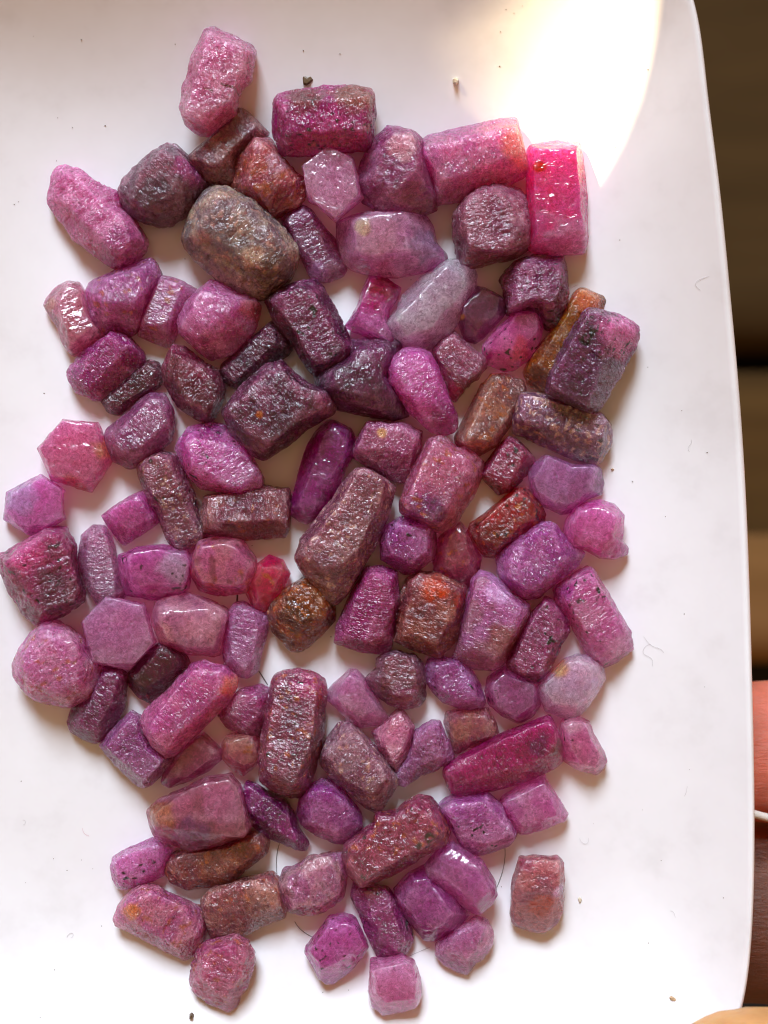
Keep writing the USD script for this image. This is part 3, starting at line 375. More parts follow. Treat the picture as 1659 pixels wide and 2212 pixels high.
('K', [(270,560),(330,530),(410,515),(510,540),(570,580),(580,650),(570,780),(560,880),(530,1020),(490,1170),(440,1260),(380,1265),(260,1210),(185,1150),(180,1050),(190,960),(210,800),(230,680),(250,600)], [(300,590),(420,560),(520,600),(500,800),(470,1050),(400,1170),(240,1120),(240,900),(280,700)], '62384c', '7e4a60', 'x', {'up': .6, 'h': .75, 'o': .15, 'k': .3, 'z': [(480,600,120,'8c3a64')]}, 'big upright mauve prism flecked with brown and orange, lower centre'),
('K', [(720,508),(760,510),(810,560),(830,620),(880,680),(940,780),(910,830),(760,850),(700,800),(650,740),(590,690),(582,650),(620,600),(690,540)], [(710,545),(790,590),(880,740),(780,780),(680,720),(640,650)], 'a0668e', 'b27e9c', 's', {'p': 30}, 'smooth translucent pinkish lilac crystal right of the big brown-flecked prism'),
('K', [(920,420),(1000,400),(1100,420),(1150,470),(1165,560),(1170,670),(1130,720),(1050,740),(950,710),(880,660),(820,570),(820,550),(880,500),(880,450)], [(940,440),(1050,430),(1110,520),(1100,650),(990,640),(900,560)], '563848', '6e4c5c', 'x', {'z': [(1050,700,110,'80486c')]}, 'dark glittering knobbly crystal below the upright magenta prism'),
('K', [(1190,450),(1260,435),(1370,450),(1450,520),(1490,590),(1525,690),(1500,730),(1400,745),(1280,700),(1210,640),(1170,570),(1170,490)], [(1220,480),(1350,470),(1430,560),(1460,650),(1380,700),(1260,620)], '8a4680', 'a264a2', 'm', {'k': .3}, 'purple pointed crystal below the pale orchid tapering prism'),
('L', [(430,195),(480,220),(600,280),(640,340),(645,420),(590,490),(510,525),(420,480),(340,410),(322,340),(340,260)], [(420,240),(590,300),(600,410),(500,480),(400,420),(370,310)], '7c4870', '905c86', 's', {'k': .3}, 'dull purple crystal left of the palest crystal'),
('L', [(90,460),(220,435),(330,440),(375,520),(398,600),(350,640),(220,670),(150,710),(125,690),(110,620),(78,530)], [(110,490),(340,490),(370,590),(230,640),(130,610)], '82505e', '96695c', 'm', {'h': .5, 'b': .5}, 'brownish olive translucent block above the long deep magenta prism'),
('L', [(640,500),(690,485),(710,510),(770,650),(778,750),(720,800),(600,850),(400,920),(230,950),(130,940),(95,860),(78,790),(180,720),(420,590)], [(650,520),(690,540),(720,690),(600,760),(180,880),(110,810),(400,640)], '762252', '8a3462', 'm', {'up': .8, 'p': 30, 'z': [(740,680,60,'5a3a40'),(640,650,70,'5c2a4c')]}, 'long deep magenta prism lying diagonally at lower right, the longest of all'),
('L', [(790,500),(870,490),(940,520),(960,590),(1020,690),(1040,750),(1010,810),(980,830),(850,790),(780,740),(765,600),(768,530)], [(800,530),(900,530),(920,600),(990,720),(950,790),(840,730),(800,620)], 'b5628c', 'c8829a', 's', {'k': .2}, 'pink glassy crystal right of the long deep magenta prism'),
('K', [(660,835),(720,830),(770,870),(850,950),(930,1050),(995,1140),(990,1200),(920,1320),(870,1357),(800,1320),(700,1220),(600,1140),(550,1080),(545,1010),(590,930)], [(680,870),(760,900),(930,1100),(900,1230),(820,1260),(660,1120),(610,1020)], '785668', '907682', 'r', {'h': .8, 'w': .25, 'up': .6}, 'large greyish mauve prism right of the big brown-flecked one'),
('K', [(1000,750),(1040,760),(1100,850),(1090,950),(1050,1060),(1000,1120),(950,1080),(880,960),(850,880),(920,830)], [(1000,780),(1070,860),(1030,980),(980,1050),(910,920)], 'b06688', 'bc8092', 'r', {'a': .6}, 'rose pink slab pressed against a small lilac-tipped purple prism'),
('K', [(1200,815),(1250,820),(1290,900),(1335,1030),(1290,1070),(1120,1150),(1040,1205),(990,1170),(990,1110),(1050,1040),(1110,870)], [(1190,840),(1240,870),(1280,1010),(1120,1100),(1040,1080),(1110,920)], '8a5488', 'a072a2', 'x', {'up': .4}, 'small lilac-tipped purple prism with a silvery face, right of the rose pink slab'),
('M', [(700,175),(840,152),(890,210),(930,340),(960,440),(920,510),(780,560),(620,595),(540,585),(400,530),(370,440),(360,360),(420,300),(560,240)], [(700,210),(830,190),(900,300),(930,480),(640,490),(450,480),(400,390),(560,270)], '724e5a', '86586a', 's', {'up': 1.0, 'z': [(420,420,100,'86604e'),(800,340,130,'94607a'),(620,540,130,'6a4868')]}, 'large greyish brown faceted crystal with a white sheen, lower left'),
('M', [(940,200),(990,210),(1070,260),(1160,300),(1220,380),(1240,460),(1300,550),(1275,605),(1180,570),(1080,530),(990,470),(930,400),(910,320),(915,250)], [(940,230),(1050,290),(1180,400),(1250,550),(1100,480),(960,370)], '5a2452', '722f64', 'x', {'k': .2}, 'dark violet pointed glittering crystal right of the greyish brown faceted one'),
('M', [(1300,230),(1380,180),(1450,200),(1520,260),(1610,380),(1620,460),(1540,560),(1450,555),(1370,520),(1260,450),(1240,380),(1250,300)], [(1320,260),(1430,240),(1540,340),(1570,430),(1470,500),(1330,440),(1290,350)], '844080', '9e5c96', 'm', {'z': [(1420,510,80,'b070a8')]}, 'round purple crystal below the large greyish mauve prism'),
('N', [(460,205),(530,205),(560,200),(640,140),(690,120),(750,135),(800,200),(850,320),(830,370),(720,430),(560,540),(420,600),(370,610),(310,540),(278,430),(300,370),(440,270)], [(480,230),(690,150),(790,260),(800,340),(600,440),(400,560),(330,500),(330,400)], '682c48', '84465e', 'x', {'up': 1.2, 'o': .35, 'k': .5}, 'large wine-coloured crystal with yellow-brown veins and black flecks, bottom centre'),
('N', [(840,140),(900,110),(1060,100),(1130,160),(1190,260),(1225,320),(1200,370),(1100,420),(980,445),(920,380),(860,280),(800,180)], [(860,170),(1050,150),(1150,230),(1190,320),(1080,380),(930,350),(880,260)], '964c90', 'b070a6', 'm', {'k': .3}, 'orchid purple block with a black fleck, right of the wine-coloured veined crystal'),
('N', [(1160,120),(1250,60),(1370,0),(1400,60),(1440,120),(1500,215),(1480,250),(1380,290),(1250,330),(1210,300),(1150,210),(1140,150)], [(1180,150),(1370,60),(1390,130),(1440,220),(1250,280),(1190,200)], 'b05a98', 'c47caa', 's', {'h': .6}, 'pink block with a sharp right corner, below the long deep magenta prism'),
('M', [(150,640),(220,600),(370,535),(420,555),(490,600),(450,700),(440,750),(330,800),(220,830),(180,830),(145,770),(135,690)], [(160,650),(395,570),(430,640),(410,720),(300,760),(180,760)], 'aa589a', 'bc78ac', 'm', {'k': .6}, 'small orchid pink barrel with black dots, leftmost of the bottom group'),
('M', [(560,590),(700,570),(850,540),(940,495),(1020,500),(1060,540),(1050,620),(960,690),(860,780),(700,820),(590,830),(490,790),(458,720),(470,660),(500,620)], [(540,640),(850,580),(980,530),(1010,590),(850,720),(620,780),(520,730)], '64343a', '86584a', 'x', {'b': .5, 'o': .3, 'k': .4, 'p': 12}, 'brown speckled rounded crystal under the greyish brown faceted one'),
('M', [(310,810),(400,815),(560,890),(660,950),(690,1060),(660,1150),(600,1240),(560,1250),(420,1180),(280,1100),(170,1050),(152,1010),(180,930),(240,860)], [(300,860),(420,860),(600,950),(630,1070),(570,1180),(400,1110),(230,1000),(230,920)], 'a35a86', 'b4768e', 'r', {'o': .2, 'z': [(250,970,60,'c07a48')]}, 'long rose crystal with an orange-flecked left end, bottom left'),
('M', [(740,820),(900,770),(1080,735),(1120,770),(1140,870),(1170,960),(1150,1000),(1000,1060),(850,1130),(760,1145),(710,1080),(670,960),(675,890)], [(740,830),(980,770),(1080,850),(1120,900),(960,940),(800,970),(700,930)], '784a50', '967066', 'x', {'b': .3, 'o': .15, 'h': .7}, 'brownish rose block with a bright coppery sheen, bottom left'),
('M', [(1310,640),(1430,610),(1510,620),(1530,760),(1510,870),(1400,960),(1330,980),(1240,970),(1170,960),(1135,880),(1135,770),(1160,720),(1250,690)], [(1330,660),(1460,640),(1480,760),(1480,860),(1380,920),(1230,920),(1170,800)], '966084', 'b28c94', 'm', {'b': .3, 'a': 1.3}, 'dusty pink crystal with ragged upper edge and beige patches, left of the veined wine one'),
('M', [(740,1150),(870,1115),(940,1150),(975,1220),(970,1310),(920,1440),(870,1530),(820,1550),(730,1520),(640,1460),(598,1390),(610,1300),(650,1200),(690,1150)], [(730,1190),(860,1180),(900,1240),(880,1400),(820,1470),(690,1420),(670,1320)], '924670', 'a8627e', 'r', {'o': .45}, 'rose rounded block with orange flecks, lowest at bottom left'),
('N', [(340,590),(420,590),(520,620),(600,720),(650,830),(655,900),(610,990),(540,1000),(460,990),(420,900),(370,760),(320,680)], [(390,620),(500,640),(610,880),(560,940),(480,880),(430,750)], '6e2e5c', '8a487a', 'x', {'k': .35}, 'dark violet upright prism with a long silvery facet, bottom centre'),
('N', [(640,540),(730,500),(760,560),(900,660),(960,760),(870,850),(780,900),(720,900),(640,800),(570,700),(560,630)], [(660,560),(730,560),(870,720),(800,830),(690,800),(600,660)], '84407a', '98568c', 's', {'p': 28}, 'glossy purple crystal right of the silvery-faceted dark violet prism'),
('N', [(820,400),(880,370),(920,400),(1030,470),(1100,580),(1115,650),(1080,710),(1020,765),(960,740),(860,640),(740,560),(730,500),(770,450)], [(850,420),(930,450),(1040,540),(1070,620),(1000,690),(880,610),(790,510)], '904e86', 'a26294', 's', {'up': 1.4, 'p': 28}, 'glossy orchid crystal resting on the upper right of the glossy purple one'),
('N', [(900,830),(1000,780),(1060,800),(1095,870),(1085,930),(1040,1000),(1000,1030),(960,1090),(920,1075),(830,1030),(785,980),(785,930),(840,880)], [(880,870),(1000,820),(1050,870),(1010,940),(950,1000),(850,950)], 'a06090', 'b67e9e', 'm', {}, 'lilac pink crystal with a bright curved edge, bottom right of the pile'),
('N', [(200,780),(280,770),(340,790),(400,910),(410,950),(330,1050),(230,1130),(180,1140),(140,1080),(75,970),(80,940),(150,850)], [(210,820),(320,820),(380,920),(250,1020),(160,1060),(110,960)], 'a0488e', 'b066a6', 's', {'k': .3}, 'bright purple pink block with small black specks, left of the lowest pink cube'),
('N', [(430,1020),(480,1010),(600,985),(660,1020),(695,1110),(700,1200),(680,1260),(600,1290),(490,1305),(440,1260),(420,1180)], [(450,1050),(620,1030),(670,1120),(660,1220),(500,1250),(440,1170)], 'b05c92', 'c07ca6', 's', {'p': 18, 'h': .75}, 'pink cube, lowest of the whole pile'),
('N', [(1240,440),(1310,433),(1440,445),(1470,480),(1480,580),(1478,750),(1440,800),(1380,858),(1300,850),(1210,820),(1192,760),(1200,600)], [(1240,450),(1450,460),(1440,630),(1215,630)], '7e4c5a', 'a06c6c', 'm', {'p': 34, 'h': .8, 'z': [(1460,640,40,'b89cb4'),(1360,720,70,'a0584a')]}, 'reddish mauve block standing alone at lower right with a pale lilac side'),
]


# ---------------------------------------------------------------- how a crystal is built
ICO = {k: trimesh.creation.icosphere(subdivisions=k) for k in (4, 5)}
SHARP = {'r': 80, 'm': 80, 's': 120, 'x': 80}
ROUGH = {'r': 1.0, 'm': 0.7, 's': 0.4, 'x': 1.0}


def ray_outline(poly, c, ang):
    """distance from c to the outline in each direction (the farthest crossing)"""
    p = np.array(poly) - c
    q = np.roll(p, -1, 0)
    d = np.stack([np.cos(ang), np.sin(ang)], 1)
    e = q - p
    den = d[:, None, 0] * e[None, :, 1] - d[:, None, 1] * e[None, :, 0]
    den = np.where(np.abs(den) < 1e-12, 1e-12, den)
    t = (p[None, :, 0] * e[None, :, 1] - p[None, :, 1] * e[None, :, 0]) / den
    s = (p[None, :, 0] * d[:, None, 1] - p[None, :, 1] * d[:, None, 0]) / den
    return np.where((s >= -1e-6) & (s <= 1 + 1e-6) & (t > 0), t, 0).max(1)


def smooth_ring(a, k):
    w = np.hanning(2 * k + 3)[1:-1]
    return np.convolve(np.r_[a[-k:], a, a[:k]], w / w.sum(), 'valid')


def build_crystal(i, reg, out, top, c1, c2, fin, x, label):
    rng = np.random.default_rng(100 + i)
    o0, t0 = grid(reg, out), grid(reg, top)
    rect = sg.Polygon(o0).buffer(0).minimum_rotated_rectangle
    rc = np.array(rect.exterior.coords)
    sides = np.linalg.norm(np.diff(rc, axis=0), axis=1)[:2]
    k = int(np.argmax(sides)); ax = rc[k + 1] - rc[k]; ang = math.atan2(-ax[1], ax[0])
    if 'ang' in x: ang = math.radians(x['ang'])
    width = sides.min() * S
    h = x.get('h', 0.72) * width
    cpx = np.mean(o0, axis=0)
    ground = float(tray_z(at(*cpx)[:2])[0])
    z0 = ground + x.get('up', 0.0) * 0.001
    zm, zt = z0 + h * x.get('eq', 0.42), z0 + h
    om = np.array([at(u, v, zm) for u, v in o0])
    tt = np.array([at(u, v, zt) for u, v in t0])
    if x.get('tilt'):                                     # the top slopes: du, dv lift in mm over the crystal's half size
        du, dv = x['tilt']
        c3 = tt.mean(0); tt[:, 2] += ((tt[:, 0] - c3[0]) * du + (tt[:, 1] - c3[1]) * dv)
    elif x.get('chips', 8) > 1:
        g = rng.normal(0, 0.11, 2); c3 = tt.mean(0)
        tt[:, 2] += (tt[:, 0] - c3[0]) * g[0] + (tt[:, 1] - c3[1]) * g[1]
    org = np.array([om[:, 0].mean(), om[:, 1].mean(), z0])
    R = np.array([[math.cos(ang), math.sin(ang)], [-math.sin(ang), math.cos(ang)]])
    loc = lambda p: np.c_[(p[:, :2] - org[:2]) @ R.T, p[:, 2] - z0]
    om, tt = loc(om), loc(tt)
    base = om.copy(); base[:, :2] = base[:, :2].mean(0) + (base[:, :2] - base[:, :2].mean(0)) * x.get('foot', 0.8); base[:, 2] = 0
    low = om.copy(); low[:, 2] = h * x.get('eq', 0.42) * 0.6
    pts = np.vstack([om, tt, base, low])
    hull = ConvexHull(pts)
    c = np.r_[om[:, :2].mean(0) * 0.5 + tt[:, :2].mean(0) * 0.5, h * 0.47]
    eq = hull.equations
    nrm, d = eq[:, :3], -(eq[:, 3] + eq[:, :3] @ c)
    keep = []
    for q in np.argsort(d):
        if all(nrm[q] @ nrm[s] < 0.985 for s in keep):
            keep.append(q)
    nrm, d = nrm[keep], d[keep]
    chips = x.get('chips', 8)
    for _ in range(chips):                                # broken corners
        v = rng.normal(size=3); v[2] = abs(v[2]) * 0.9; v /= np.linalg.norm(v)
        sup = ((pts - c) @ v).max()
        nrm = np.vstack([nrm, v]); d = np.r_[d, sup * rng.uniform(0.86, 0.97)]
    ico = ICO[5]
    ext = np.array([np.ptp(om[:, 0]), np.ptp(om[:, 1]), h]) ** 0.8
    u = np.array(ico.vertices) * ext; u /= np.linalg.norm(u, axis=1)[:, None]
    p = x['p'] * 2.6 if 'p' in x else SHARP[fin]
    s = np.clip((u @ nrm.T) / d, 1e-6, None)
    sm = s.max(1, keepdims=True)
    r = ((s / sm) ** p).sum(1) ** (-1.0 / p) / sm[:, 0]
    V = u * r[:, None]
    s2 = np.sort(s, axis=1); edge = sstep(0.93, 0.995, s2[:, -2] / s2[:, -1]) * (u[:, 2] > -0.1)      # paler upper edges
    # the silhouette follows the outline
    A, rad = np.arctan2(V[:, 1], V[:, 0]), np.hypot(V[:, 0], V[:, 1])
    nb = 150
    bins = ((A + math.pi) / (2 * math.pi) * nb).astype(int) % nb
    sil = np.zeros(nb); np.maximum.at(sil, bins, rad)
    sil = np.where(sil == 0, rad.max(), sil)
    mid = (np.arange(nb) + 0.5) / nb * 2 * math.pi - math.pi
    want = ray_outline(om[:, :2], c[:2], mid)
    want = np.where(want <= 0, sil, want)
    fac = smooth_ring(np.clip(want * 1.06 / sil, 0.6, 1.5), 1)
    f = np.interp(A, mid, fac, period=2 * math.pi)
    V[:, :2] *= (1 + (f - 1) * sstep(0.15, 0.8, rad / np.interp(A, mid, sil, period=2 * math.pi)))[:, None]
    V += c
    # lumps, growth steps across the prism, chips
    mm = V * 1000
    off = rng.uniform(0, 50, 3)
    nv = V - c; nv /= np.linalg.norm(nv, axis=1)[:, None]
    a = ROUGH[fin] * x.get('a', 1.0)
    sc = min(1.0, width / 0.008)
    lump = (meshkit.fbm(mm * 0.5 + off, 3, i) - 0.5) * 0.26
    step = (meshkit.fbm(mm * np.array([1.25, 0.3, 0.4]) + off, 3, i + 7) - 0.5) * 0.42 * a
    q = meshkit.fbm(mm * np.array([1.7, 0.9, 0.9]) + off, 2, i + 13)
    chip = -sstep(0.57, 0.72, q) * 0.22 * a
    tiny = (meshkit.fbm(mm * np.array([3.6, 2.2, 2.4]) + off, 2, i + 31) - 0.5) * 0.15 * a
    V = V + nv * ((lump + step + chip + tiny) * sc * 0.001)[:, None]
    V[:, 2] = np.maximum(V[:, 2], 0.0)
    # its own colours, on a few with glow painted in
    k1, k2 = lin(c1), lin(c2)
    w = sstep(0.38, 0.62, meshkit.fbm(mm * np.array([0.5, 0.42, 0.42]) + off, 3, i + 3))[:, None]
    col = k1 * (1 - w) + k2 * w
    wob = (meshkit.fbm(mm * 0.7 + off, 3, i + 5) - 0.5)
    for (zx, zy, zr, zc) in x.get('z', ()):               # differently coloured ends and patches, a few standing for glow
        gp = np.array([at(*grid(reg, [(zx, zy)])[0], zt)])
        lp = loc(gp)[0, :2]
        rr = zr / REG[reg][2] * 0.54861 * S
        ww = (1 - sstep(0.55, 1.15, np.hypot(V[:, 0] - lp[0], V[:, 1] - lp[1]) / rr + wob * 1.1))[:, None]
        col = col * (1 - ww) + lin(zc) * ww
    for (xa, ya, xb, yb, wd, zc) in x.get('ln', ()):       # cracks
        ga, gb = (loc(np.array([at(*grid(reg, [e])[0], zt)]))[0, :2] for e in ((xa, ya), (xb, yb)))
        tq = np.clip(((V[:, :2] - ga) @ (gb - ga)) / ((gb - ga) @ (gb - ga)), 0, 1)
        dd = np.linalg.norm(V[:, :2] - ga - tq[:, None] * (gb - ga), axis=1) / (wd * 0.001)
        ww = ((1 - sstep(0.6, 1.3, dd)) * (V[:, 2] > 0.4 * h))[:, None]
        col = col * (1 - ww) + lin(zc) * ww
    for key, tone, fr, thr in (('o', '9a5a2c', 1.3, 0.64), ('b', '5e3c44', 0.9, 0.60), ('w', 'c4a890', 1.8, 0.63)):
        if key in x:
            n = meshkit.fbm(mm * fr * np.array([1.3, 0.8, 1.0]) + off + 9, 4, i + len(key) + ord(key))
            ww = sstep(thr - 0.06 * x[key], thr + 0.07 - 0.06 * x[key], n)[:, None] * 0.7
            col = col * (1 - ww) + lin(tone) * ww
    ew = (edge * sstep(0.35, 0.6, meshkit.fbm(mm * 1.1 + off, 3, i + 41)))[:, None] * 0.45
    col = col * (1 - ew) + np.clip(col * 1.5 + 0.10, 0, 0.9) * ew
    if 'k' in x:                                          # black grains
        n = meshkit.noise(mm * 2.3 + off, i + 77) * (0.65 + 0.7 * meshkit.noise(mm * 0.45 + off, i + 78))
        ww = sstep(0.86 - 0.09 * x['k'], 0.93 - 0.09 * x['k'], n)[:, None]
        col = col * (1 - ww) + np.array([0.008, 0.010, 0.010]) * ww
    lum = col.mean(1, keepdims=True)
    col = np.clip(lum + (col - lum) * (SAT + 0.55 * np.clip(1 - lum / 0.22, 0, 1)), 0.003, 0.95) * GAIN
    m = obj('ruby_crystal', (V, np.array(ico.faces)), CM[fin], smooth=True)
    m.AddTranslateOp().Set(Gf.Vec3d(*map(float, org)))
    m.AddRotateZOp().Set(math.degrees(ang))
    UsdGeom.PrimvarsAPI(m).CreatePrimvar('tint', Sdf.ValueTypeNames.Color3fArray, 'vertex').Set(Vt.Vec3fArray.FromNumpy(col.astype(np.float32)))
    tag(m, label, 'crystal', 'loose rough crystals spread on the white tray')


SAT, GAIN = 1.0, np.array([0.97, 0.77, 0.82])
for i, row in enumerate(CRYSTALS):
    build_crystal(i, *row)

# ---------------------------------------------------------------- hairs, flakes and crumbs on the tray
dark_hair = plain('dark_hair', (0.03, 0.018, 0.015), 0.4)
lint_m = plain('grey_lint', (0.42, 0.40, 0.42), 0.8)
pink_m = plain('pink_fibre', (0.55, 0.16, 0.24), 0.8)


def strand(name, reg, pts, mat, wid, label, cat, zs=None):
    g = grid(reg, pts)
    from scipy.interpolate import CubicSpline
    t = np.linspace(0, 1, len(g))
    q = CubicSpline(t, np.array(g))(np.linspace(0, 1, 8 * len(g)))
    P = []
    for k, (u, v) in enumerate(q):
        P.append(on_tray(u, v, 0.00003 + 0.00006 * math.sin(3.1 * k / len(q))))
    c = UsdGeom.BasisCurves.Define(stage, numbered(f'/World/{name}'))
    c.CreateTypeAttr('linear')
    c.CreateCurveVertexCountsAttr([len(P)])
    c.CreatePointsAttr(Vt.Vec3fArray.FromNumpy(np.array(P, np.float32)))
    c.CreateWidthsAttr(Vt.FloatArray([wid])); c.SetWidthsInterpolation('constant')
    UsdShade.MaterialBindingAPI.Apply(c.GetPrim()).Bind(mat)
    tag(c, label, cat, 'hairs and fibres on the tray')


HAIR, FIB = 0.00007, 0.000024
strand('hair', 'M', [(1132, 560), (1114, 650), (1118, 750)], dark_hair, HAIR, 'dark curved hair on bare tray between the brown speckled crystal and the long ragged one', 'hair')
strand('hair', 'N', [(1158, 395), (1152, 500), (1112, 620)], dark_hair, HAIR, 'dark curved hair on bare tray left of the lone reddish block', 'hair')
strand('hair', 'N', [(15, 800), (55, 850), (124, 890)], dark_hair, HAIR, 'dark hair ending at the left corner of the small bright purple block near the bottom', 'hair')
strand('hair', 'N', [(635, 990), (690, 965), (750, 940)], dark_hair, FIB, 'faint straight hair just above the lowest pink cube', 'hair')
strand('hair', 'J', [(1532, 660), (1562, 705), (1590, 750)], dark_hair, 0.00012, 'short dark brown hair between the ridged lilac crystal and the big brown-flecked prism', 'hair')
strand('hair', 'J', [(1411, 205), (1409, 230), (1408, 262)], dark_hair, 0.00022, 'short thick black bristle left of the small red crystal', 'bristle')
strand('lint', 'I', [(1258, 1218), (1275, 1240), (1305, 1270), (1345, 1285), (1376, 1312)], lint_m, FIB, 'tangled grey fibre lying right of the crystals, its upper strand running down right', 'fibre')
strand('lint', 'I', [(1300, 1262), (1262, 1285), (1258, 1318), (1295, 1340), (1308, 1392)], lint_m, FIB, 'tangled grey fibre lying right of the crystals, its lower hooked strand', 'fibre')
strand('lint', 'R', [(330, 230), (290, 243), (264, 265), (288, 298)], lint_m, FIB, 'hooked grey fibre high on the right wall of the tray', 'fibre')
strand('lint', 'R', [(246, 1020), (238, 1045), (228, 1060), (234, 1078)], lint_m, FIB, 'small grey fibre on the right wall, level with the smooth lilac crystal', 'fibre')
strand('lint', 'P', [(168, 1570), (185, 1578), (194, 1606)], lint_m, FIB, 'tiny curved grey fibre at lower right of the lone reddish block', 'fibre')
strand('lint', 'P', [(262, 860), (258, 890), (246, 918)], lint_m, FIB, 'tiny straight grey fibre on the right wall beside the upper finger', 'fibre')
strand('lint', 'Q', [(175, 643), (196, 655), (188, 675), (178, 676)], lint_m, FIB, 'small hooked grey fibre near the lower left edge of the photo', 'fibre')
strand('lint', 'Q', [(515, 1548), (540, 1515), (562, 1520), (548, 1550)], lint_m, FIB, 'looped grey fibre on bare tray left of the orange-patched crystal', 'fibre')
strand('lint', 'Q', [(635, 705), (648, 745), (686, 766)], pink_m, FIB, 'short pink fibre on bare tray at lower left', 'fibre')
strand('lint', 'L', [(880, 1205), (892, 1232), (920, 1238), (932, 1205)], lint_m, FIB, 'small U-shaped fibre on bare tray above the lone reddish block', 'fibre')
strand('lint', 'F', [(1010, 250), (1030, 238), (1060, 224)], pink_m, FIB, 'short reddish fibre above the orange end of the brown crystal', 'fibre')
strand('lint', 'D', [(978, 285), (1000, 276), (1024, 288), (1000, 298)], lint_m, 0.00005, 'tiny white curl of fibre between the grey-brown crystal and the big grey pebble', 'fibre')


def flake(name, reg, pts, mat, th, label, cat, up=0.0):
    g = grid(reg, pts)
    c = np.mean(g, axis=0); zc = on_tray(*c)[2] + 0.00003 + up
    ring = np.array([at(u, v, zc) for u, v in g])
    rng = np.random.default_rng(len(label))
    tp = ring.copy(); tp[:, :2] = tp[:, :2].mean(0) + (tp[:, :2] - tp[:, :2].mean(0)) * 0.7; tp[:, 2] += th * rng.uniform(0.7, 1.2, len(tp))
    n = len(g); v = np.vstack([ring, tp, ring.mean(0), tp.mean(0) + [0, 0, th * .2]]); i = np.arange(n); j = (i + 1) % n
    f = np.vstack([np.c_[i, j, n + j], np.c_[i, n + j, n + i], np.c_[n + i, n + j, np.full(n, 2 * n + 1)], np.c_[j, i, np.full(n, 2 * n)]])
    if sg.Polygon(ring[:, :2]).exterior.is_ccw is False:
        f = f[:, ::-1]
    tag(obj(name, (v, f), mat), label, cat, 'flakes and crumbs on the tray')


brown_f = plain('brown_flake', (0.10, 0.055, 0.02), 0.4)
pale_f = plain('pale_flake', (0.62, 0.55, 0.42), 0.4)
tan_f = plain('tan_crumb', (0.50, 0.34, 0.2), 0.7)
grey_f = plain('grey_chip', (0.35, 0.33, 0.33), 0.3)
flake('mineral_flake', 'B', [(288, 152), (305, 150), (318, 160), (340, 152), (352, 172), (335, 192), (312, 208), (292, 200)], brown_f, 0.00022, 'heart-shaped brown flake just above the dark magenta block at the top', 'flake')
flake('mineral_flake', 'B', [(1178, 172), (1190, 165), (1215, 172), (1216, 188), (1198, 208), (1182, 196)], pale_f, 0.0007, 'pale shiny flake in the dim edge of the sun patch', 'flake')
flake('seed', 'M', [(598, 1572), (612, 1562), (624, 1575), (620, 1592), (606, 1600), (596, 1590)], brown_f, 0.0006, 'small dark brown seed at the bottom edge of the photo', 'seed')
flake('mineral_flake', 'M', [(1208, 240), (1222, 228), (1240, 250), (1238, 275), (1226, 285), (1214, 268)], pale_f, 0.0004, 'small cream flake at the foot of the big brown-flecked prism', 'flake')
flake('mineral_flake', 'M', [(833, 1125), (845, 1108), (862, 1116), (862, 1138), (848, 1145)], grey_f, 0.001, 'tiny grey chip where three crystals meet at lower left', 'chip', up=0.003)
flake('crumb', 'P', [(160, 2058), (172, 2052), (186, 2060), (200, 2066), (203, 2078), (188, 2082), (166, 2074)], tan_f, 0.0002, 'tan crumb left of the thumb, lower right', 'crumb')
flake('crumb', 'N', [(1555, 672), (1568, 665), (1578, 680), (1572, 698), (1560, 694)], pale_f, 0.0002, 'tiny pale crumb right of the lone reddish block', 'crumb')
flake('crumb', 'I', [(1062, 222), (1074, 216), (1082, 222), (1070, 230)], tan_f, 0.0002, 'tiny amber crumb right of the lilac crystal at the edge of the pile', 'crumb')

rng = np.random.default_rng(5)
sp = []
known = [grid('A', [p])[0] for p in ((197, 215), (483, 236), (343, 700), (430, 757), (624, 746), (336, 955), (1040, 262), (110, 1198), (85, 1214))] + \
        [grid('Q', [p])[0] for p in ((412, 940), (627, 950), (714, 1018), (516, 1030), (197, 1125), (782, 1458), (420, 1795), (163, 344))] + \
        [grid('R', [p])[0] for p in ((118, 1393), (209, 1864), (197, 880), (320, 1083), (33, 670))] + \
        [grid('P', [p])[0] for p in ((276, 766), (8, 995), (468, 1495), (42, 1752))] + [grid('I', [p])[0] for p in ((1387, 504), (1192, 296), (1500, 1082))] + \
        [grid('C', [p])[0] for p in ((835, 608), (755, 877), (905, 325), (150, 78), (103, 55), (70, 188))]
for u, v in known + [(rng.uniform(10, 1590), rng.uniform(10, 2200)) for _ in range(22)] + [(rng.normal(720, 330), rng.normal(1150, 520)) for _ in range(45)]:
    z = on_tray(u, v)[2]
    m = trimesh.creation.icosphere(subdivisions=0, radius=1.0)
    r = rng.uniform(0.00004, 0.00008)
    m.apply_scale((r * rng.uniform(.7, 1.6), r, r * .6)); m.apply_translation(at(u, v, z + r * .4)); sp.append(m)
tag(obj('dust_specks', trimesh.util.concatenate(sp), plain('dust', (0.12, 0.09, 0.07), 0.8)), 'scattered tiny dark specks of dust on the white tray', 'dust', kind='stuff')


# ---------------------------------------------------------------- the hand that holds the tray
def chain(points):
    parts = []
    for (p, r), (q, s) in zip(points[:-1], points[1:]):
        a = manifold3d.Manifold.sphere(r, 28).translate(tuple(map(float, p)))
        b = manifold3d.Manifold.sphere(s, 28).translate(tuple(map(float, q)))
        parts.append(manifold3d.Manifold.batch_hull([a, b]))
    return parts


def g3(u, v, z):
    return at(u, v, z)


parts = []
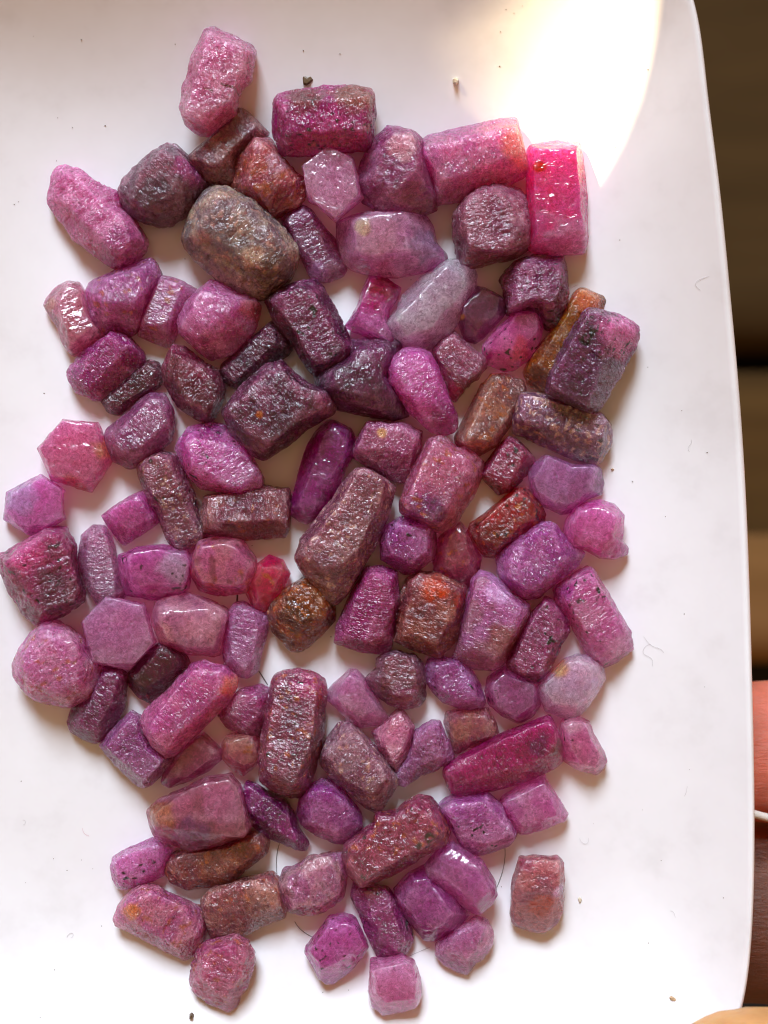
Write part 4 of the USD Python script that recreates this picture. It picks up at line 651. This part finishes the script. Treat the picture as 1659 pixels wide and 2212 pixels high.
# index finger (lower of the two seen) and middle finger run left under the tray; ring and little finger curl in beyond the frame; thumb over the rim
zi, zmid = -0.0165, -0.0145
parts += chain([(g3(2350, 1990, -0.030), .0125), (g3(1900, 1972, zi - .004), .0124), (g3(1600, 1966, zi - .001), .0121), (g3(1380, 1958, zi), .0098)])
parts += chain([(g3(2350, 1640, -0.030), .0125), (g3(1920, 1625, zmid - .003), .0100), (g3(1620, 1622, zmid), .0094), (g3(1400, 1625, zmid + .002), .0078)])
parts += chain([(g3(2350, 1330, -0.032), .0120), (g3(1990, 1310, -0.030), .0095), (g3(1960, 1320, -0.048), .0090), (g3(2120, 1350, -0.052), .0080)])
parts += chain([(g3(2350, 1080, -0.036), .0105), (g3(2060, 1060, -0.036), .0082), (g3(2040, 1070, -0.050), .0076), (g3(2160, 1090, -0.054), .0068)])
pal = [((2350, 1080, -.036), .0105), ((2350, 1330, -.032), .012), ((2350, 1640, -.030), .0125), ((2350, 1990, -.030), .0125), ((3300, 1500, -.040), .017), ((3300, 2050, -.040), .019), ((2900, 2350, -.030), .014)]
parts.append(manifold3d.Manifold.batch_hull([manifold3d.Manifold.sphere(r, 28).translate(tuple(map(float, g3(*p)))) for p, r in pal]))
parts += chain([(g3(3250, 1780, -0.040), .027), (g3(4300, 1900, -0.060), .028)])
parts += chain([(g3(2900, 2350, -0.030), .0140), (g3(2300, 2420, -0.002), .0120), (g3(1900, 2410, 0.0165), .0105), (g3(1655, 2383, 0.0200), .0098), (g3(1585, 2378, 0.0200), .0088)])
hand = manifold3d.Manifold.batch_boolean(parts, manifold3d.OpType.Add).refine_to_length(0.003)
hm = hand.to_mesh()
tm = trimesh.Trimesh(hm.vert_properties[:, :3], hm.tri_verts, process=True)
trimesh.smoothing.filter_taubin(tm, iterations=20)
skin = usdkit.material(stage, '/World/Looks/skin', {
    'g': ('geometry', {}), 'sc': ('vector_math', {'math_type': 'scale', 'scale': 1000.0}), 'mp': ('mapping', {'scale': (0.5, 2.6, 1.2)}),
    'n': ('noise_texture', {'scale': 0.8, 'detail': 5.0, 'roughness': 0.6, 'distortion': 0.5}),
    'n2': ('noise_texture', {'scale': 0.25, 'detail': 3.0}),
    'r': ('rgb_ramp', {'ramp': [(0.35, (0.82, 0.78, 0.76)), (0.65, (1.08, 1.06, 1.05))]}), 't': ('attribute', {'attribute': 'tint'}), 'mu': ('vector_math', {'math_type': 'multiply'}),
    'b': ('bump', {'strength': 0.8, 'distance': 0.0004}),
    'p': ('principled_bsdf', {'roughness': 0.5, 'subsurface_weight': 0.6, 'subsurface_scale': 0.002, 'subsurface_radius': (1.0, 0.35, 0.2)})},
    [('g.position', 'sc.vector1'), ('sc.vector', 'mp.vector'), ('mp.vector', 'n.vector'), ('sc.vector', 'n2.vector'), ('n2.fac', 'r.fac'), ('r.color', 'mu.vector1'), ('t.color', 'mu.vector2'), ('mu.vector', 'p.base_color'), ('n.fac', 'b.height'), ('b.normal', 'p.normal')], surface='p.BSDF')
hx = UsdGeom.Xform.Define(stage, '/World/hand')
tag(hx, 'hand holding the tray at lower right, fingers under the rim and thumb on top', 'hand')
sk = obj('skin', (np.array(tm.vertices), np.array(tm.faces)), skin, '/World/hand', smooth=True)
hv = np.array(tm.vertices)
finger_shade = (sstep(at(0, 1800)[1], at(0, 1900)[1], hv[:, 1]) * sstep(0.0005, -0.003, hv[:, 2]))[:, None]      # shade on the index finger and palm edge, painted in as brown
wt = sstep(-0.002, 0.010, hv[:, 2])[:, None]                                                            # yellower tint with height, on the thumb
base = np.array([0.60, 0.17, 0.115]) * (1 - finger_shade) + np.array([0.15, 0.052, 0.028]) * finger_shade
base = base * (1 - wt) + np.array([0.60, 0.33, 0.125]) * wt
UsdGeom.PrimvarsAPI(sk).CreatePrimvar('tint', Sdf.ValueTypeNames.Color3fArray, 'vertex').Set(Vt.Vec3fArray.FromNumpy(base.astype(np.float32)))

# the narrow white band seen between the two fingers
cordm = plain('white_cord', (0.72, 0.70, 0.66), 0.5)
cp = [at(1585, 1752, -.0050), at(1625, 1757, -.0052), at(1665, 1768, -.0060), at(1740, 1785, -.0105)]
cm = manifold3d.Manifold.batch_boolean(chain([(p, .0005) for p in cp]), manifold3d.OpType.Add)
tag(obj('white_cord', cm, cordm, smooth=40), 'narrow white cord between the two fingers beside the rim', 'cord')
